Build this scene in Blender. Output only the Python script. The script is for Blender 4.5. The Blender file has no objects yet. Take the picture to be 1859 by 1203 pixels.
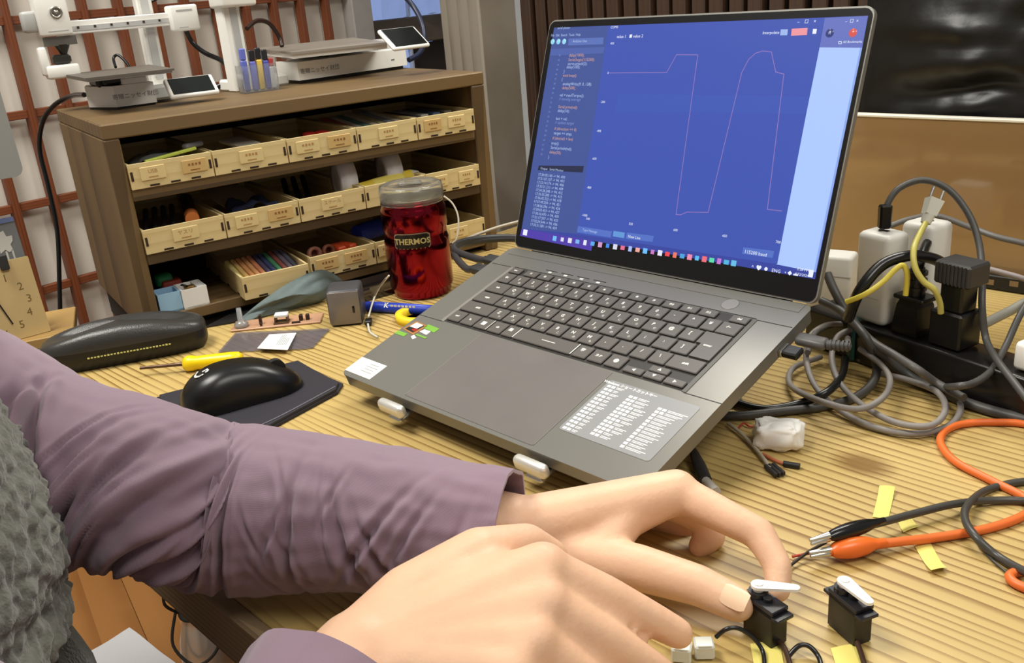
import bpy, bmesh, math, random
import numpy as np
from mathutils import Vector, Matrix, noise
random.seed(7)
SC = bpy.context.scene
COL = SC.collection
PI = math.pi

# ---------------------------------------------------------------- camera (metres, table top at z = 0)
FPX, PITCH, ROLL, CAMH = 1676.0, 0.358468, 0.085984, 0.361105
PW, PH = 1859.0, 1203.0
_fw = np.array([0, math.cos(PITCH), -math.sin(PITCH)]); _rt = np.array([1.0, 0, 0]); _dn = np.cross(_fw, _rt)
_c, _s = math.cos(ROLL), math.sin(ROLL)
RC = np.array([_c * _rt + _s * _dn, -_s * _rt + _c * _dn, _fw])
CC = np.array([0, 0, CAMH])
cam_d = bpy.data.cameras.new('camera'); cam = bpy.data.objects.new('camera', cam_d); COL.objects.link(cam)
cam_d.sensor_fit = 'HORIZONTAL'; cam_d.sensor_width = 36.0; cam_d.lens = FPX / PW * 36.0
cam_d.clip_start = 0.01; cam_d.clip_end = 60
M = Matrix([[RC[0][i], -RC[1][i], -RC[2][i], CC[i]] for i in range(3)] + [[0, 0, 0, 1]])
cam.matrix_world = M
SC.camera = cam

# ---------------------------------------------------------------- exposure, world, lamps
SC.view_settings.view_transform = 'Standard'; SC.view_settings.look = 'None'
SC.view_settings.gamma = 1.0; SC.view_settings.use_curve_mapping = False
SC.view_settings.exposure = 0.0
wd = bpy.data.worlds.new('world'); SC.world = wd; wd.use_nodes = True
bg = wd.node_tree.nodes['Background']; bg.inputs[0].default_value = (1.0, 0.97, 0.90, 1); bg.inputs[1].default_value = 0.28

def area(name, loc, target, size, power, col):
    d = bpy.data.lights.new(name, 'AREA'); d.energy = power; d.color = col; d.shape = 'RECTANGLE'; d.size = size[0]; d.size_y = size[1]
    o = bpy.data.objects.new(name, d); COL.objects.link(o); o.location = loc
    v = Vector(target) - Vector(loc); o.rotation_euler = v.to_track_quat('-Z', 'Y').to_euler()
    return o
area('hanging_lamp', (0.40, 1.28, 1.00), (0.22, 0.72, 0), (0.6, 0.26), 9.5, (1.0, 0.965, 0.865))
area('ceiling_lamp', (-0.9, 0.75, 1.75), (-0.5, 1.0, 0.1), (0.9, 0.6), 40, (1.0, 0.97, 0.89))
area('ceiling_lamp', (0.7, -0.3, 1.75), (0.25, 0.5, 0), (0.9, 0.6), 17, (1.0, 0.965, 0.87))

# ---------------------------------------------------------------- pixel (photo frame) to a point on a real plane
def ray(x, y): return RC.T @ np.array([(x - PW / 2) / FPX, (y - PH / 2) / FPX, 1.0])
def at(x, y, z=0.0):
    d = ray(x, y); return Vector(CC + d * (z - CAMH) / d[2])
def on(x, y, P0, n):
    d = ray(x, y); n = np.array(n, float); return Vector(CC + d * ((np.array(P0, float) - CC) @ n) / (d @ n))
def dep(x, y, d): return Vector(CC + ray(x, y) * d)
UX = Vector((0.682, -0.731, 0)); VX = Vector((0.731, 0.682, 0)); ZX = Vector((0, 0, 1))
YAW = math.atan2(UX.y, UX.x)
def sw(s, w, z): return UX * s + VX * w + ZX * z      # table frame: s along the grain, w away from the sitter

# ---------------------------------------------------------------- mesh builder
class MB:
    def __init__(s): s.v = []; s.f = []; s.m = []; s.s = []
    def add(s, vs, fs, mat=0, smooth=False, X=None):
        o = len(s.v)
        if X is not None: vs = [X @ Vector(p) for p in vs]
        s.v.extend([tuple(p) for p in vs])
        for f in fs: s.f.append(tuple(i + o for i in f)); s.m.append(mat); s.s.append(smooth)
        return s
    def bm(s, b, mat=0, smooth=False, X=None):
        b.verts.index_update()
        s.add([v.co.copy() for v in b.verts], [[v.index for v in f.verts] for f in b.faces], mat, smooth, X); b.free(); return s
    def box(s, c, d, bev=0.0, seg=1, mat=0, X=None, rz=0.0, smooth=False):
        b = bmesh.new(); bmesh.ops.create_cube(b, size=1.0)
        for v in b.verts: v.co = Vector((v.co.x * d[0], v.co.y * d[1], v.co.z * d[2]))
        if bev > 0: bmesh.ops.bevel(b, geom=b.edges[:], offset=min(bev, min(d) * 0.49), segments=seg, profile=0.5, affect='EDGES')
        T = Matrix.Translation(c) @ Matrix.Rotation(rz, 4, 'Z')
        return s.bm(b, mat, smooth or seg > 1, (X @ T) if X is not None else T)
    def cone(s, p0, p1, r0, r1, n=12, mat=0, smooth=True, cap=True, X=None):
        p0 = Vector(p0); p1 = Vector(p1); d = (p1 - p0).normalized()
        a = d.orthogonal().normalized(); b = d.cross(a)
        vs = []
        for p, r in ((p0, r0), (p1, r1)):
            for i in range(n):
                t = 2 * PI * i / n; vs.append(p + (a * math.cos(t) + b * math.sin(t)) * r)
        s.add(vs, [(i, (i + 1) % n, n + (i + 1) % n, n + i) for i in range(n)], mat, smooth, X)
        if cap: s.add(vs, [tuple(range(n))[::-1], tuple(range(n, 2 * n))], mat, False, X)
        return s
    def tube(s, pts, r, n=8, mat=0, sub=6, X=None, closed=False, cap=True):
        P = spline(pts, sub, closed); k = len(P)
        R = r if callable(r) else (lambda t: r)
        vs = []; prev = None
        for i in range(k):
            d = (P[(i + 1) % k] - P[i - 1]) if closed else (P[min(i + 1, k - 1)] - P[max(i - 1, 0)])
            d = d.normalized() if d.length > 1e-9 else Vector((0, 0, 1))
            a = d.orthogonal().normalized() if prev is None else (prev - d * prev.dot(d)).normalized()
            prev = a; b = d.cross(a); rr = R(i / max(1, k - 1))
            for j in range(n):
                t = 2 * PI * j / n; vs.append(P[i] + (a * math.cos(t) + b * math.sin(t)) * rr)
        fs = []
        for i in range(k if closed else k - 1):
            i2 = (i + 1) % k
            for j in range(n): fs.append((i * n + j, i * n + (j + 1) % n, i2 * n + (j + 1) % n, i2 * n + j))
        s.add(vs, fs, mat, True, X)
        if cap and not closed: s.add(vs, [tuple(range(n))[::-1], tuple(range((k - 1) * n, k * n))], mat, False, X)
        return s
    def lathe(s, prof, n=24, mat=0, X=None, smooth=True):
        vs = []; k = len(prof)
        for r, z in prof:
            for j in range(n): t = 2 * PI * j / n; vs.append((r * math.cos(t), r * math.sin(t), z))
        fs = [(i * n + j, i * n + (j + 1) % n, (i + 1) * n + (j + 1) % n, (i + 1) * n + j) for i in range(k - 1) for j in range(n)]
        s.add(vs, fs, mat, smooth, X)
        caps = []
        if prof[0][0] > 1e-6: caps.append(tuple(range(n))[::-1])
        if prof[-1][0] > 1e-6: caps.append(tuple(range((k - 1) * n, k * n)))
        if caps: s.add(vs, caps, mat, False, X)
        return s
    def prism(s, poly, z0, z1, mat=0, X=None, smooth=False):
        n = len(poly); vs = [(p[0], p[1], z0) for p in poly] + [(p[0], p[1], z1) for p in poly]
        s.add(vs, [tuple(range(n))[::-1], tuple(range(n, 2 * n))], mat, False, X)
        s.add(vs, [(i, (i + 1) % n, n + (i + 1) % n, n + i) for i in range(n)], mat, smooth, X); return s
    def grid(s, fn, nu, nv, cu=False, cv=False, mat=0, smooth=True, X=None):
        vs = [fn(i / (nu if cu else nu - 1), j / (nv if cv else nv - 1)) for i in range(nu) for j in range(nv)]
        fs = []
        for i in range(nu if cu else nu - 1):
            for j in range(nv if cv else nv - 1):
                a, b = (i + 1) % nu, (j + 1) % nv
                fs.append((i * nv + j, a * nv + j, a * nv + b, i * nv + b))
        return s.add(vs, fs, mat, smooth, X)
    def ball(s, c, r, n=12, mat=0, X=None, sc=(1, 1, 1)):
        c = Vector(c)
        def fn(u, v):
            t = 2 * PI * u; p = PI * min(max(v, 0.02), 0.98)
            return c + Vector((r * sc[0] * math.sin(p) * math.cos(t), r * sc[1] * math.sin(p) * math.sin(t), -r * sc[2] * math.cos(p)))
        o = len(s.v)
        s.grid(fn, n, max(5, n // 2 + 1), cu=True, mat=mat, X=X)
        m = max(5, n // 2 + 1)
        s.f.append(tuple(o + i * m for i in range(n))); s.m.append(mat); s.s.append(True)
        s.f.append(tuple(o + i * m + m - 1 for i in range(n))[::-1]); s.m.append(mat); s.s.append(True)
        return s
    def quad(s, a, b, c, d, mat=0, X=None): return s.add([a, b, c, d], [(0, 1, 2, 3)], mat, False, X)
    def text(s, body, size, X, mat=0, align='CENTER', ext=0.0, bold=0.0):
        cu = bpy.data.curves.new('t', 'FONT'); cu.body = body; cu.size = size; cu.align_x = align; cu.align_y = 'CENTER'
        cu.resolution_u = 2; cu.extrude = ext; cu.offset = bold
        ob = bpy.data.objects.new('t', cu); me = bpy.data.meshes.new_from_object(ob)
        s.add([v.co.copy() for v in me.vertices], [tuple(p.vertices) for p in me.polygons], mat, False, X)
        bpy.data.objects.remove(ob); bpy.data.curves.remove(cu); bpy.data.meshes.remove(me); return s

def spline(pts, sub=6, closed=False):
    P = [Vector(p) for p in pts]; n = len(P)
    if n < 3 or sub <= 1: return P
    out = []
    for i in range(n if closed else n - 1):
        g = (lambda k: P[k % n]) if closed else (lambda k: P[min(max(k, 0), n - 1)])
        p0, p1, p2, p3 = g(i - 1), g(i), g(i + 1), g(i + 2)
        for j in range(sub):
            t = j / sub
            out.append(0.5 * ((2 * p1) + (p2 - p0) * t + (2 * p0 - 5 * p1 + 4 * p2 - p3) * t * t + (3 * p1 - p0 - 3 * p2 + p3) * t ** 3))
    if not closed: out.append(P[-1])
    return out

def tag(o, label=None, cat=None, group=None, kind=None):
    if label: o['label'] = label
    if cat: o['category'] = cat
    if group: o['group'] = group
    if kind: o['kind'] = kind
    return o
def obj(name, mb, mats, parent=None, label=None, cat=None, group=None, kind=None, X=None):
    me = bpy.data.meshes.new(name)
    vs = mb.v
    off = None
    if parent is None and X is None:
        A = np.array(vs); lo = A.min(0); hi = A.max(0); off = Vector(((lo[0] + hi[0]) / 2, (lo[1] + hi[1]) / 2, lo[2]))
        vs = [(p[0] - off.x, p[1] - off.y, p[2] - off.z) for p in vs]
    me.from_pydata(vs, [], mb.f)
    if not isinstance(mats, (list, tuple)): mats = [mats]
    for m in mats: me.materials.append(m)
    me.polygons.foreach_set('material_index', mb.m); me.polygons.foreach_set('use_smooth', mb.s)
    me.validate(); me.update()
    o = bpy.data.objects.new(name, me); COL.objects.link(o)
    if parent is not None: o.parent = parent
    if off is not None: o.location = off
    if X is not None: o.matrix_local = X
    return tag(o, label, cat, group, kind)
def share(o, parent, X=None):            # another object with the same mesh
    c = o.copy(); COL.objects.link(c); c.parent = parent
    if X is not None: c.matrix_local = X
    return c
def thing(name, label, cat, X, group=None):
    o = bpy.data.objects.new(name, None); COL.objects.link(o); o.empty_display_size = 0.02
    o.matrix_world = X if isinstance(X, Matrix) else Matrix.Translation(X)
    return tag(o, label, cat, group)
def frame(o, x, y, z):
    x, y, z, o = Vector(x), Vector(y), Vector(z), Vector(o)
    return Matrix([[x[i], y[i], z[i], o[i]] for i in range(3)] + [[0, 0, 0, 1]])
def TR(x, y, z, rz=0.0, rx=0.0, ry=0.0):
    return Matrix.Translation((x, y, z)) @ Matrix.Rotation(rz, 4, 'Z') @ Matrix.Rotation(ry, 4, 'Y') @ Matrix.Rotation(rx, 4, 'X')

# ---------------------------------------------------------------- materials
def lin(c):
    return tuple((x / 255 / 12.92) if x / 255 <= 0.04045 else ((x / 255 + 0.055) / 1.055) ** 2.4 for x in c)
def mat(name, col, rough=0.5, metal=0.0, var=0.0, vs=30.0, bump=0.0, bs=300.0, coat=0.0, trans=0.0, emit=0.0, spec=0.5, alpha=1.0, ior=1.45, st=(1, 1, 1), sheen=0.0):
    m = bpy.data.materials.new(name); m.use_nodes = True; nt = m.node_tree; N = nt.nodes; L = nt.links
    b = N['Principled BSDF']; c = lin(col)
    b.inputs['Base Color'].default_value = (*c, 1); b.inputs['Roughness'].default_value = rough; b.inputs['Metallic'].default_value = metal
    b.inputs['Coat Weight'].default_value = coat; b.inputs['Coat Roughness'].default_value = 0.08
    b.inputs['Transmission Weight'].default_value = trans; b.inputs['IOR'].default_value = ior
    b.inputs['Specular IOR Level'].default_value = spec; b.inputs['Alpha'].default_value = alpha
    b.inputs['Sheen Weight'].default_value = sheen
    if emit > 0: b.inputs['Emission Color'].default_value = (*c, 1); b.inputs['Emission Strength'].default_value = emit
    if var > 0 or bump > 0:
        tc = N.new('ShaderNodeTexCoord'); mp = N.new('ShaderNodeMapping'); mp.inputs['Scale'].default_value = st; L.new(tc.outputs['Object'], mp.inputs['Vector'])
    if var > 0:
        n = N.new('ShaderNodeTexNoise'); n.inputs['Scale'].default_value = vs; n.inputs['Detail'].default_value = 5; L.new(mp.outputs[0], n.inputs['Vector'])
        r = N.new('ShaderNodeMapRange'); r.inputs['From Min'].default_value = 0.3; r.inputs['From Max'].default_value = 0.7; L.new(n.outputs[0], r.inputs['Value'])
        x = N.new('ShaderNodeMix'); x.data_type = 'RGBA'
        x.inputs[6].default_value = (*[k * (1 - var) for k in c], 1); x.inputs[7].default_value = (*[min(1, k * (1 + var)) for k in c], 1)
        L.new(r.outputs[0], x.inputs[0]); L.new(x.outputs[2], b.inputs['Base Color'])
    if bump > 0:
        n2 = N.new('ShaderNodeTexNoise'); n2.inputs['Scale'].default_value = bs; n2.inputs['Detail'].default_value = 4; L.new(mp.outputs[0], n2.inputs['Vector'])
        bp = N.new('ShaderNodeBump'); bp.inputs['Strength'].default_value = bump; bp.inputs['Distance'].default_value = 0.002
        L.new(n2.outputs[0], bp.inputs['Height']); L.new(bp.outputs[0], b.inputs['Normal'])
    return m
def wood(name, light, dark, period=0.0075, axis='Y', rough=0.5, stretch=0.06, dist=5.0, line=0.55, blotch=0.25, knots=(), bump=0.25, dsc=0.12):
    """grain runs along local X (axis 'Y' across) ; period = spacing of the dark late-wood lines in metres"""
    m = bpy.data.materials.new(name); m.use_nodes = True; nt = m.node_tree; N = nt.nodes; L = nt.links; b = N['Principled BSDF']
    b.inputs['Roughness'].default_value = rough
    tc = N.new('ShaderNodeTexCoord'); mp = N.new('ShaderNodeMapping'); L.new(tc.outputs['Object'], mp.inputs['Vector'])
    sc = [1, 1, 1]; ax = 'XYZ'.index(axis); g = 0 if ax != 0 else 2
    sc[g] = stretch; mp.inputs['Scale'].default_value = sc
    w = N.new('ShaderNodeTexWave'); w.wave_type = 'BANDS'; w.bands_direction = axis; w.wave_profile = 'SAW'
    w.inputs['Scale'].default_value = 0.314 / period; w.inputs['Distortion'].default_value = dist; w.inputs['Detail'].default_value = 1.0
    w.inputs['Detail Scale'].default_value = dsc; L.new(mp.outputs[0], w.inputs['Vector'])
    cr = N.new('ShaderNodeValToRGB'); e = cr.color_ramp.elements
    e[0].position = 0.0; e[0].color = (0, 0, 0, 1); e[1].position = 1.0; e[1].color = (1, 1, 1, 1)
    e2 = cr.color_ramp.elements.new(line); e2.color = (0.12, 0.12, 0.12, 1); e3 = cr.color_ramp.elements.new(0.9); e3.color = (0.85, 0.85, 0.85, 1)
    L.new(w.outputs['Fac'], cr.inputs[0])
    n = N.new('ShaderNodeTexNoise'); n.inputs['Scale'].default_value = 14; n.inputs['Detail'].default_value = 6; L.new(mp.outputs[0], n.inputs['Vector'])
    n3 = N.new('ShaderNodeTexNoise'); n3.inputs['Scale'].default_value = 5; n3.inputs['Detail'].default_value = 2; L.new(tc.outputs['Object'], n3.inputs['Vector'])
    mr3 = N.new('ShaderNodeMapRange'); mr3.inputs['From Min'].default_value = 0.32; mr3.inputs['From Max'].default_value = 0.62; mr3.inputs['To Min'].default_value = 0.18
    L.new(n3.outputs[0], mr3.inputs['Value'])
    mul = N.new('ShaderNodeMath'); mul.operation = 'MULTIPLY'; L.new(cr.outputs[0], mul.inputs[0]); L.new(mr3.outputs[0], mul.inputs[1])
    add = N.new('ShaderNodeMath'); add.operation = 'MULTIPLY_ADD'; L.new(n.outputs[0], add.inputs[0]); add.inputs[1].default_value = blotch; L.new(mul.outputs[0], add.inputs[2])
    last = add.outputs[0]
    for (kx, ky, kr) in knots:
        vm = N.new('ShaderNodeVectorMath'); vm.operation = 'SUBTRACT'; L.new(tc.outputs['Object'], vm.inputs[0]); vm.inputs[1].default_value = (kx, ky, 0)
        nz = N.new('ShaderNodeVectorMath'); nz.operation = 'MULTIPLY'; L.new(vm.outputs[0], nz.inputs[0]); nz.inputs[1].default_value = (0.7, 1.0, 0)
        ln = N.new('ShaderNodeVectorMath'); ln.operation = 'LENGTH'; L.new(nz.outputs[0], ln.inputs[0])
        mr = N.new('ShaderNodeMapRange'); mr.inputs['From Min'].default_value = 0.0; mr.inputs['From Max'].default_value = kr; mr.inputs['To Min'].default_value = 1.3; mr.inputs['To Max'].default_value = 0
        L.new(ln.outputs['Value'], mr.inputs['Value'])
        a2 = N.new('ShaderNodeMath'); a2.operation = 'ADD'; L.new(last, a2.inputs[0]); L.new(mr.outputs[0], a2.inputs[1]); last = a2.outputs[0]
    x = N.new('ShaderNodeMix'); x.data_type = 'RGBA'; x.clamp_factor = True
    x.inputs[6].default_value = (*lin(light), 1); x.inputs[7].default_value = (*lin(dark), 1); L.new(last, x.inputs[0]); L.new(x.outputs[2], b.inputs['Base Color'])
    bp = N.new('ShaderNodeBump'); bp.inputs['Strength'].default_value = bump; bp.inputs['Distance'].default_value = 0.001; bp.invert = True
    L.new(add.outputs[0], bp.inputs['Height']); L.new(bp.outputs[0], b.inputs['Normal'])
    return m
def emis(name, col, s=1.0):
    m = bpy.data.materials.new(name); m.use_nodes = True; nt = m.node_tree; b = nt.nodes['Principled BSDF']; c = lin(col)
    b.inputs['Base Color'].default_value = (0.01, 0.01, 0.012, 1); b.inputs['Roughness'].default_value = 0.25
    b.inputs['Emission Color'].default_value = (*c, 1); b.inputs['Emission Strength'].default_value = s
    return m
PL = {}
def pl(name, col, rough=0.45, **k):      # plain material, made once
    if name not in PL: PL[name] = mat(name, col, rough, **k)
    return PL[name]
BLACK = pl('black_plastic', (24, 24, 25), 0.4)
BLACKG = pl('black_gloss', (12, 12, 13), 0.15)
WHITE = pl('white_plastic', (232, 230, 224), 0.4)
SILVER = pl('brushed_aluminium', (205, 203, 198), 0.3, metal=0.9)
CLEAR = pl('clear_plastic', (238, 240, 240), 0.08, trans=0.92, ior=1.45)
PLY = wood('plywood', (216, 196, 144), (194, 168, 112), 0.012, 'Z', 0.6, 0.05, 4, 0.5, 0.35, bump=0.05)
SLOT = pl('burnt_slot', (52, 34, 22), 0.8)
# ---------------------------------------------------------------- the setting
FLZ = -0.72
M_floor = wood('floor_wood', (188, 132, 74), (160, 106, 56), 0.05, 'Y', 0.4, 0.06, 8, 0.5, 0.4, bump=0.03, dsc=.5)
base = MB(); base.box((0, 0, -0.015), (6.0, 5.0, 0.02))
fl = obj('floor', base, pl('floor_underlay', (60, 40, 24), 0.9), X=frame(sw(-0.9, 0.3, FLZ - 0.006), UX, VX, ZX), kind='structure')
# floor boards along the direction of the joint the photo shows
A = at(220, 1050, FLZ); B = at(285, 1203, FLZ); jd = (B - A).normalized(); jn = Vector((-jd.y, jd.x, 0))
FX = frame(A, jd, jn, ZX)
flX = frame(sw(-0.9, 0.3, FLZ - 0.006), UX, VX, ZX).inverted() @ FX
for k in range(-9, 10):
    b = MB(); b.box((0.2, (k + 0.5) * 0.18, -0.008), (4.6, 0.1792, 0.016), 0.0006)
    o = obj('floor_board', b, M_floor, fl, X=flX)
# paper screen wall (shoji): bars in front of paper panes
M_bar = wood('shoji_wood', (134, 72, 38), (100, 50, 26), 0.006, 'X', 0.5, 0.05, 3, 0.5, 0.5)
M_paper = mat('shoji_paper', (226, 220, 208), 0.85, var=0.05, vs=6)
SHD = Vector((math.cos(math.radians(46)), math.sin(math.radians(46)), 0)); SHN = Vector((-SHD.y, SHD.x, 0))
SP = dep(100, 200, 1.92)
def shl(x, y): P = on(x, y, SP, SHN); return ((P - SP).dot(SHD), P.z)
SHX = frame((SP.x, SP.y, 0), SHD, SHN, ZX)
wl = MB(); wl.box((-0.13, 0.040, 0.15), (1.86, 0.03, 1.75))
wall_left = obj('wall_left', wl, pl('wall_backing', (120, 110, 98), 0.9), X=SHX, kind='structure')
sx = [shl(25, 100)[0], shl(155, 100)[0], shl(222, 100)[0]]
x1 = shl(50, 200)[0]; x2 = shl(112, 180)[0]; x3 = shl(160, 80)[0]; x4 = shl(225, 80)[0]
px_ = ((x2 - x1) + (x3 - x2) + (x4 - x3)) / 3
bx = [x1 + px_ * k for k in range(-8, 12)]
h0 = shl(45, 207)[1]; h1 = shl(41, 374)[1]; ph = h0 - h1
hz = [h0 + ph * k for k in range(-4, 4)]
vb = MB(); vb.box((0, -0.009, 0.15), (0.0145, 0.024, 1.7), 0.001)
first = None
for x in bx:
    if x > 0.78: continue
    X = Matrix.Translation((x, 0, 0))
    if first is None: first = obj('lattice_bar', vb, M_bar, wall_left, X=X)
    else: share(first, wall_left, X)
M_bar2 = wood('shoji_rail_wood', (134, 72, 38), (100, 50, 26), 0.006, 'Z', 0.5, 0.05, 3, 0.5, 0.5)
hb = MB(); hb.box((-0.13, -0.006, 0), (1.82, 0.016, 0.0165), 0.001)
first = None
for z in hz:
    X = Matrix.Translation((0, 0, z))
    if first is None: first = obj('lattice_rail', hb, M_bar2, wall_left, X=X)
    else: share(first, wall_left, X)
first = None
for i in range(len(bx) - 1):
    for j in range(len(hz) - 1):
        if bx[i + 1] > 0.8 or bx[i] < -0.8: continue
        X = Matrix.Translation(((bx[i] + bx[i + 1]) / 2, 0.018, (hz[j] + hz[j + 1]) / 2))
        if first is None:
            pb = MB(); pb.box((0, 0, 0), (px_ - 0.002, 0.004, ph - 0.002)); first = obj('paper_pane', pb, M_paper, wall_left, X=X)
        else: share(first, wall_left, X)
# window bay with bluish light between the screen and the post
WD = SHD
def wpt(x, y): return on(x, y, SP + SHN * 0.02, SHN)
a = shl(632, 40)[0]; b2 = shl(668, 40)[0]; c2 = shl(800, 40)[0]
tr = MB(); tr.box(((a + b2) / 2, 0.0, 0.15), (b2 - a, 0.05, 1.7), 0.003)
obj('trim_1', tr, mat('grey_paint_frame', (168, 164, 160), 0.6, var=0.05), X=SHX, kind='structure')
w1 = MB(); w1.box(((b2 + c2) / 2 + 0.05, 0.07, 0.15), (c2 - b2 + 0.2, 0.02, 1.7))
win = obj('window_1', w1, mat('window_backing', (44, 34, 26), 0.7), X=SHX, kind='structure')
wz0 = shl(720, 34)[1]; wz1 = shl(720, 84)[1]
g = MB(); g.box(((b2 + c2) / 2 + 0.05, 0.05, (wz0 + 1.0) / 2), (c2 - b2 + 0.18, 0.006, 1.0 - wz0))
obj('pane', g, emis('evening_daylight_pane', (150, 172, 226), 0.75), win)
g = MB(); g.box(((b2 + c2) / 2 + 0.05, 0.045, (wz0 + wz1) / 2), (c2 - b2 + 0.18, 0.04, wz0 - wz1), 0.003)
obj('window_rail', g, mat('window_rail_wood', (96, 84, 72), 0.6, var=0.1), win)
zb = shl(790, 130)[1]
g = MB()
xa = shl(765, 80)[0]; xb = shl(797, 80)[0]
obj('pane', MB().box(((xa + xb) / 2 + 0.02, 0.05, (wz1 + shl(780, 78)[1]) / 2), (xb - xa, 0.006, wz1 - shl(780, 78)[1] - 0.005)), emis('small_daylight_pane', (120, 150, 215), 0.5), win)
xc = shl(725, 105)[0]; xd = shl(768, 105)[0]; zt = shl(750, 60)[1]
obj('pane', MB().box(((xc + xd) / 2, 0.05, (zt + zb) / 2 - 0.05), (xd - xc, 0.006, zt - zb + 0.1)), emis('low_daylight_pane', (160, 182, 232), 0.7), win)
obj('mullion', MB().box((xd - 0.008, 0.043, (zt + zb) / 2), (0.006, 0.02, zt - zb + 0.2)), pl('mullion_white', (190, 198, 214), 0.5), win)
# crumpled clear plastic sheeting against the upper pane
def sheet(u, v):
    x = (b2 + 0.06) + u * (c2 - b2 + 0.02); z = wz0 + 0.003 + v * 0.35
    d = 0.028 + 0.02 * noise.noise(Vector((x * 30, z * 9, 3))) + 0.006 * noise.noise(Vector((x * 90, z * 30, 7)))
    return SHX @ Vector((x, d - 0.022, z))
sh = MB(); sh.grid(sheet, 40, 24)
obj('plastic_sheet', sh, pl('sheeting', (225, 235, 250), 0.15, trans=0.85, ior=1.3), None, 'crumpled clear plastic sheet hanging against the blue window behind the cabinet', 'plastic sheet')
# square post
pA = dep(871, 40, 1.74); pA.z = 0
M_post = wood('post_wood', (150, 142, 130), (116, 106, 92), 0.03, 'X', 0.75, 0.08, 5, 0.5, 0.5, bump=0.05)
post = MB(); post.box((0.057, 0.05, 0.2), (0.114, 0.10, 1.84), 0.004)
trim2 = obj('trim_2', post, M_post, X=frame(pA, -UX, VX, ZX), kind='structure')
# dark slatted wall behind the table, running along the grain direction
wb = (pA + VX * 0.10).dot(VX); s0 = pA.dot(UX)
M_slat = wood('dark_slat_wood', (72, 50, 36), (40, 27, 20), 0.012, 'X', 0.55, 0.05, 4, 0.5, 0.6)
wbx = frame(UX * s0 + VX * wb, UX, VX, ZX)
wr = MB(); wr.box((0.75, 0.045, 0.15), (1.5, 0.03, 1.75))
wall_back = obj('wall_back', wr, pl('wall_dark_backing', (30, 22, 18), 0.8), X=wbx, kind='structure')
first = None
k = 0; x = 0.02
while x < 1.45:
    X = Matrix.Translation((x, 0.012 + 0.004 * (k % 2), 0))
    if first is None:
        sb = MB(); sb.box((0, 0, 0.15), (0.026, 0.02, 1.74), 0.002); first = obj('slat', sb, M_slat, wall_back, X=X)
    else: share(first, wall_back, X)
    x += 0.036; k += 1
# the space left of the cabinet is closed by a dark low wall panel under the screen
# ---------------------------------------------------------------- table
M_table = wood('table_wood', (204, 178, 114), (130, 98, 48), 0.0088, 'Y', 0.42, 0.09, 10.0, 0.62, 0.42, dsc=0.55, knots=((at(1566, 842).dot(UX), at(1566, 842).dot(VX), 0.020),), bump=0.14)
M_tedge = wood('table_edge_wood', (164, 140, 108), (96, 76, 56), 0.005, 'Z', 0.6, 0.05, 4, 0.5, 0.5)
tX = frame((0, 0, 0), UX, VX, ZX)
table = thing('workbench', 'long rustic softwood workbench with strong yellow grain carrying the laptop and tools', 'table', tX)
e0 = at(432, 1088); TW0 = e0.dot(VX); TW1 = 1.10; TS0 = at(373, 593).dot(UX); TS1 = 0.75
tt = MB(); tt.box(((TS0 + TS1) / 2, (TW0 + TW1) / 2, -0.0175), (TS1 - TS0, TW1 - TW0, 0.035), 0.0015)
obj('tabletop', tt, M_table, table)
ap = MB(); ap.box(((TS0 + TS1) / 2, TW0 - 0.006, -0.022), (TS1 - TS0, 0.012, 0.044), 0.002)
obj('edge_strip', ap, M_tedge, table, label='weathered dark front edge strip')
for sx_, sy_ in ((TS0 + 0.62, TW0 + 0.12), (TS0 + 0.10, TW1 - 0.06), (TS1 - 0.05, TW0 + 0.10), (TS1 - 0.05, TW1 - 0.06)):
    obj('leg', MB().box((sx_, sy_, (FLZ - 0.035) / 2), (0.06, 0.06, -FLZ - 0.035), 0.003), M_tedge, table)
# ---------------------------------------------------------------- parts cabinet
CY = math.radians(32.1); CU = Vector((math.cos(CY), math.sin(CY), 0)); CN = Vector((-math.sin(CY), math.cos(CY), 0))
B0 = at(296, 606, 0); CX = frame(B0, CU, CN, ZX); CXI = CX.inverted()
def cloc(x, y, off=0.0): return CXI @ on(x, y, B0 + CN * off, CN)
def ctop(x, y, z=0.252): return CXI @ at(x, y, z)
M_cab = wood('stained_cabinet_wood', (122, 97, 60), (74, 57, 34), 0.02, 'Y', 0.55, 0.12, 6, 0.5, 0.6, bump=0.08)
M_cabs = wood('stained_side_wood', (120, 95, 58), (84, 64, 38), 0.11, 'Y', 0.55, 0.25, 9, 0.5, 0.7, bump=0.04, dsc=.6)
cab = thing('parts_cabinet', 'low brown-stained wooden cabinet with three shelves of plywood trays, two printers on top', 'cabinet', CX)
CD = 0.30
obj('top_board', MB().box((0.2355, CD / 2, 0.2435), (0.503, CD, 0.017), 0.0015), M_cab, cab)
SXm = Matrix.Rotation(-PI / 2, 4, 'Y')
for x, nm in ((-0.0075, 'l'), (0.476, 'r')):
    X = Matrix.Translation((x, 0, 0)) @ SXm       # local x runs up
    obj('side_panel', MB().box((0.1175, CD / 2, 0), (0.235, CD, 0.017 if nm == 'l' else 0.021), 0.0015), M_cabs, cab, X=X)
for z in (0.169, 0.0925, 0.0155):
    obj('shelf', MB().box((0.2332, CD / 2, z), (0.4640, CD - 0.002, 0.0135), 0.001), M_cab, cab)
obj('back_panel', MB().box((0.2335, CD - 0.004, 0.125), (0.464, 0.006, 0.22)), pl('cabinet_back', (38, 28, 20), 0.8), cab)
obj('plinth', MB().box((0.2335, 0.03, 0.0045), (0.464, 0.02, 0.009)), pl('plinth_shade_black', (18, 16, 15), 0.7), cab)  # near-black colour stands in for shade in the recess under the cabinet
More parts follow.
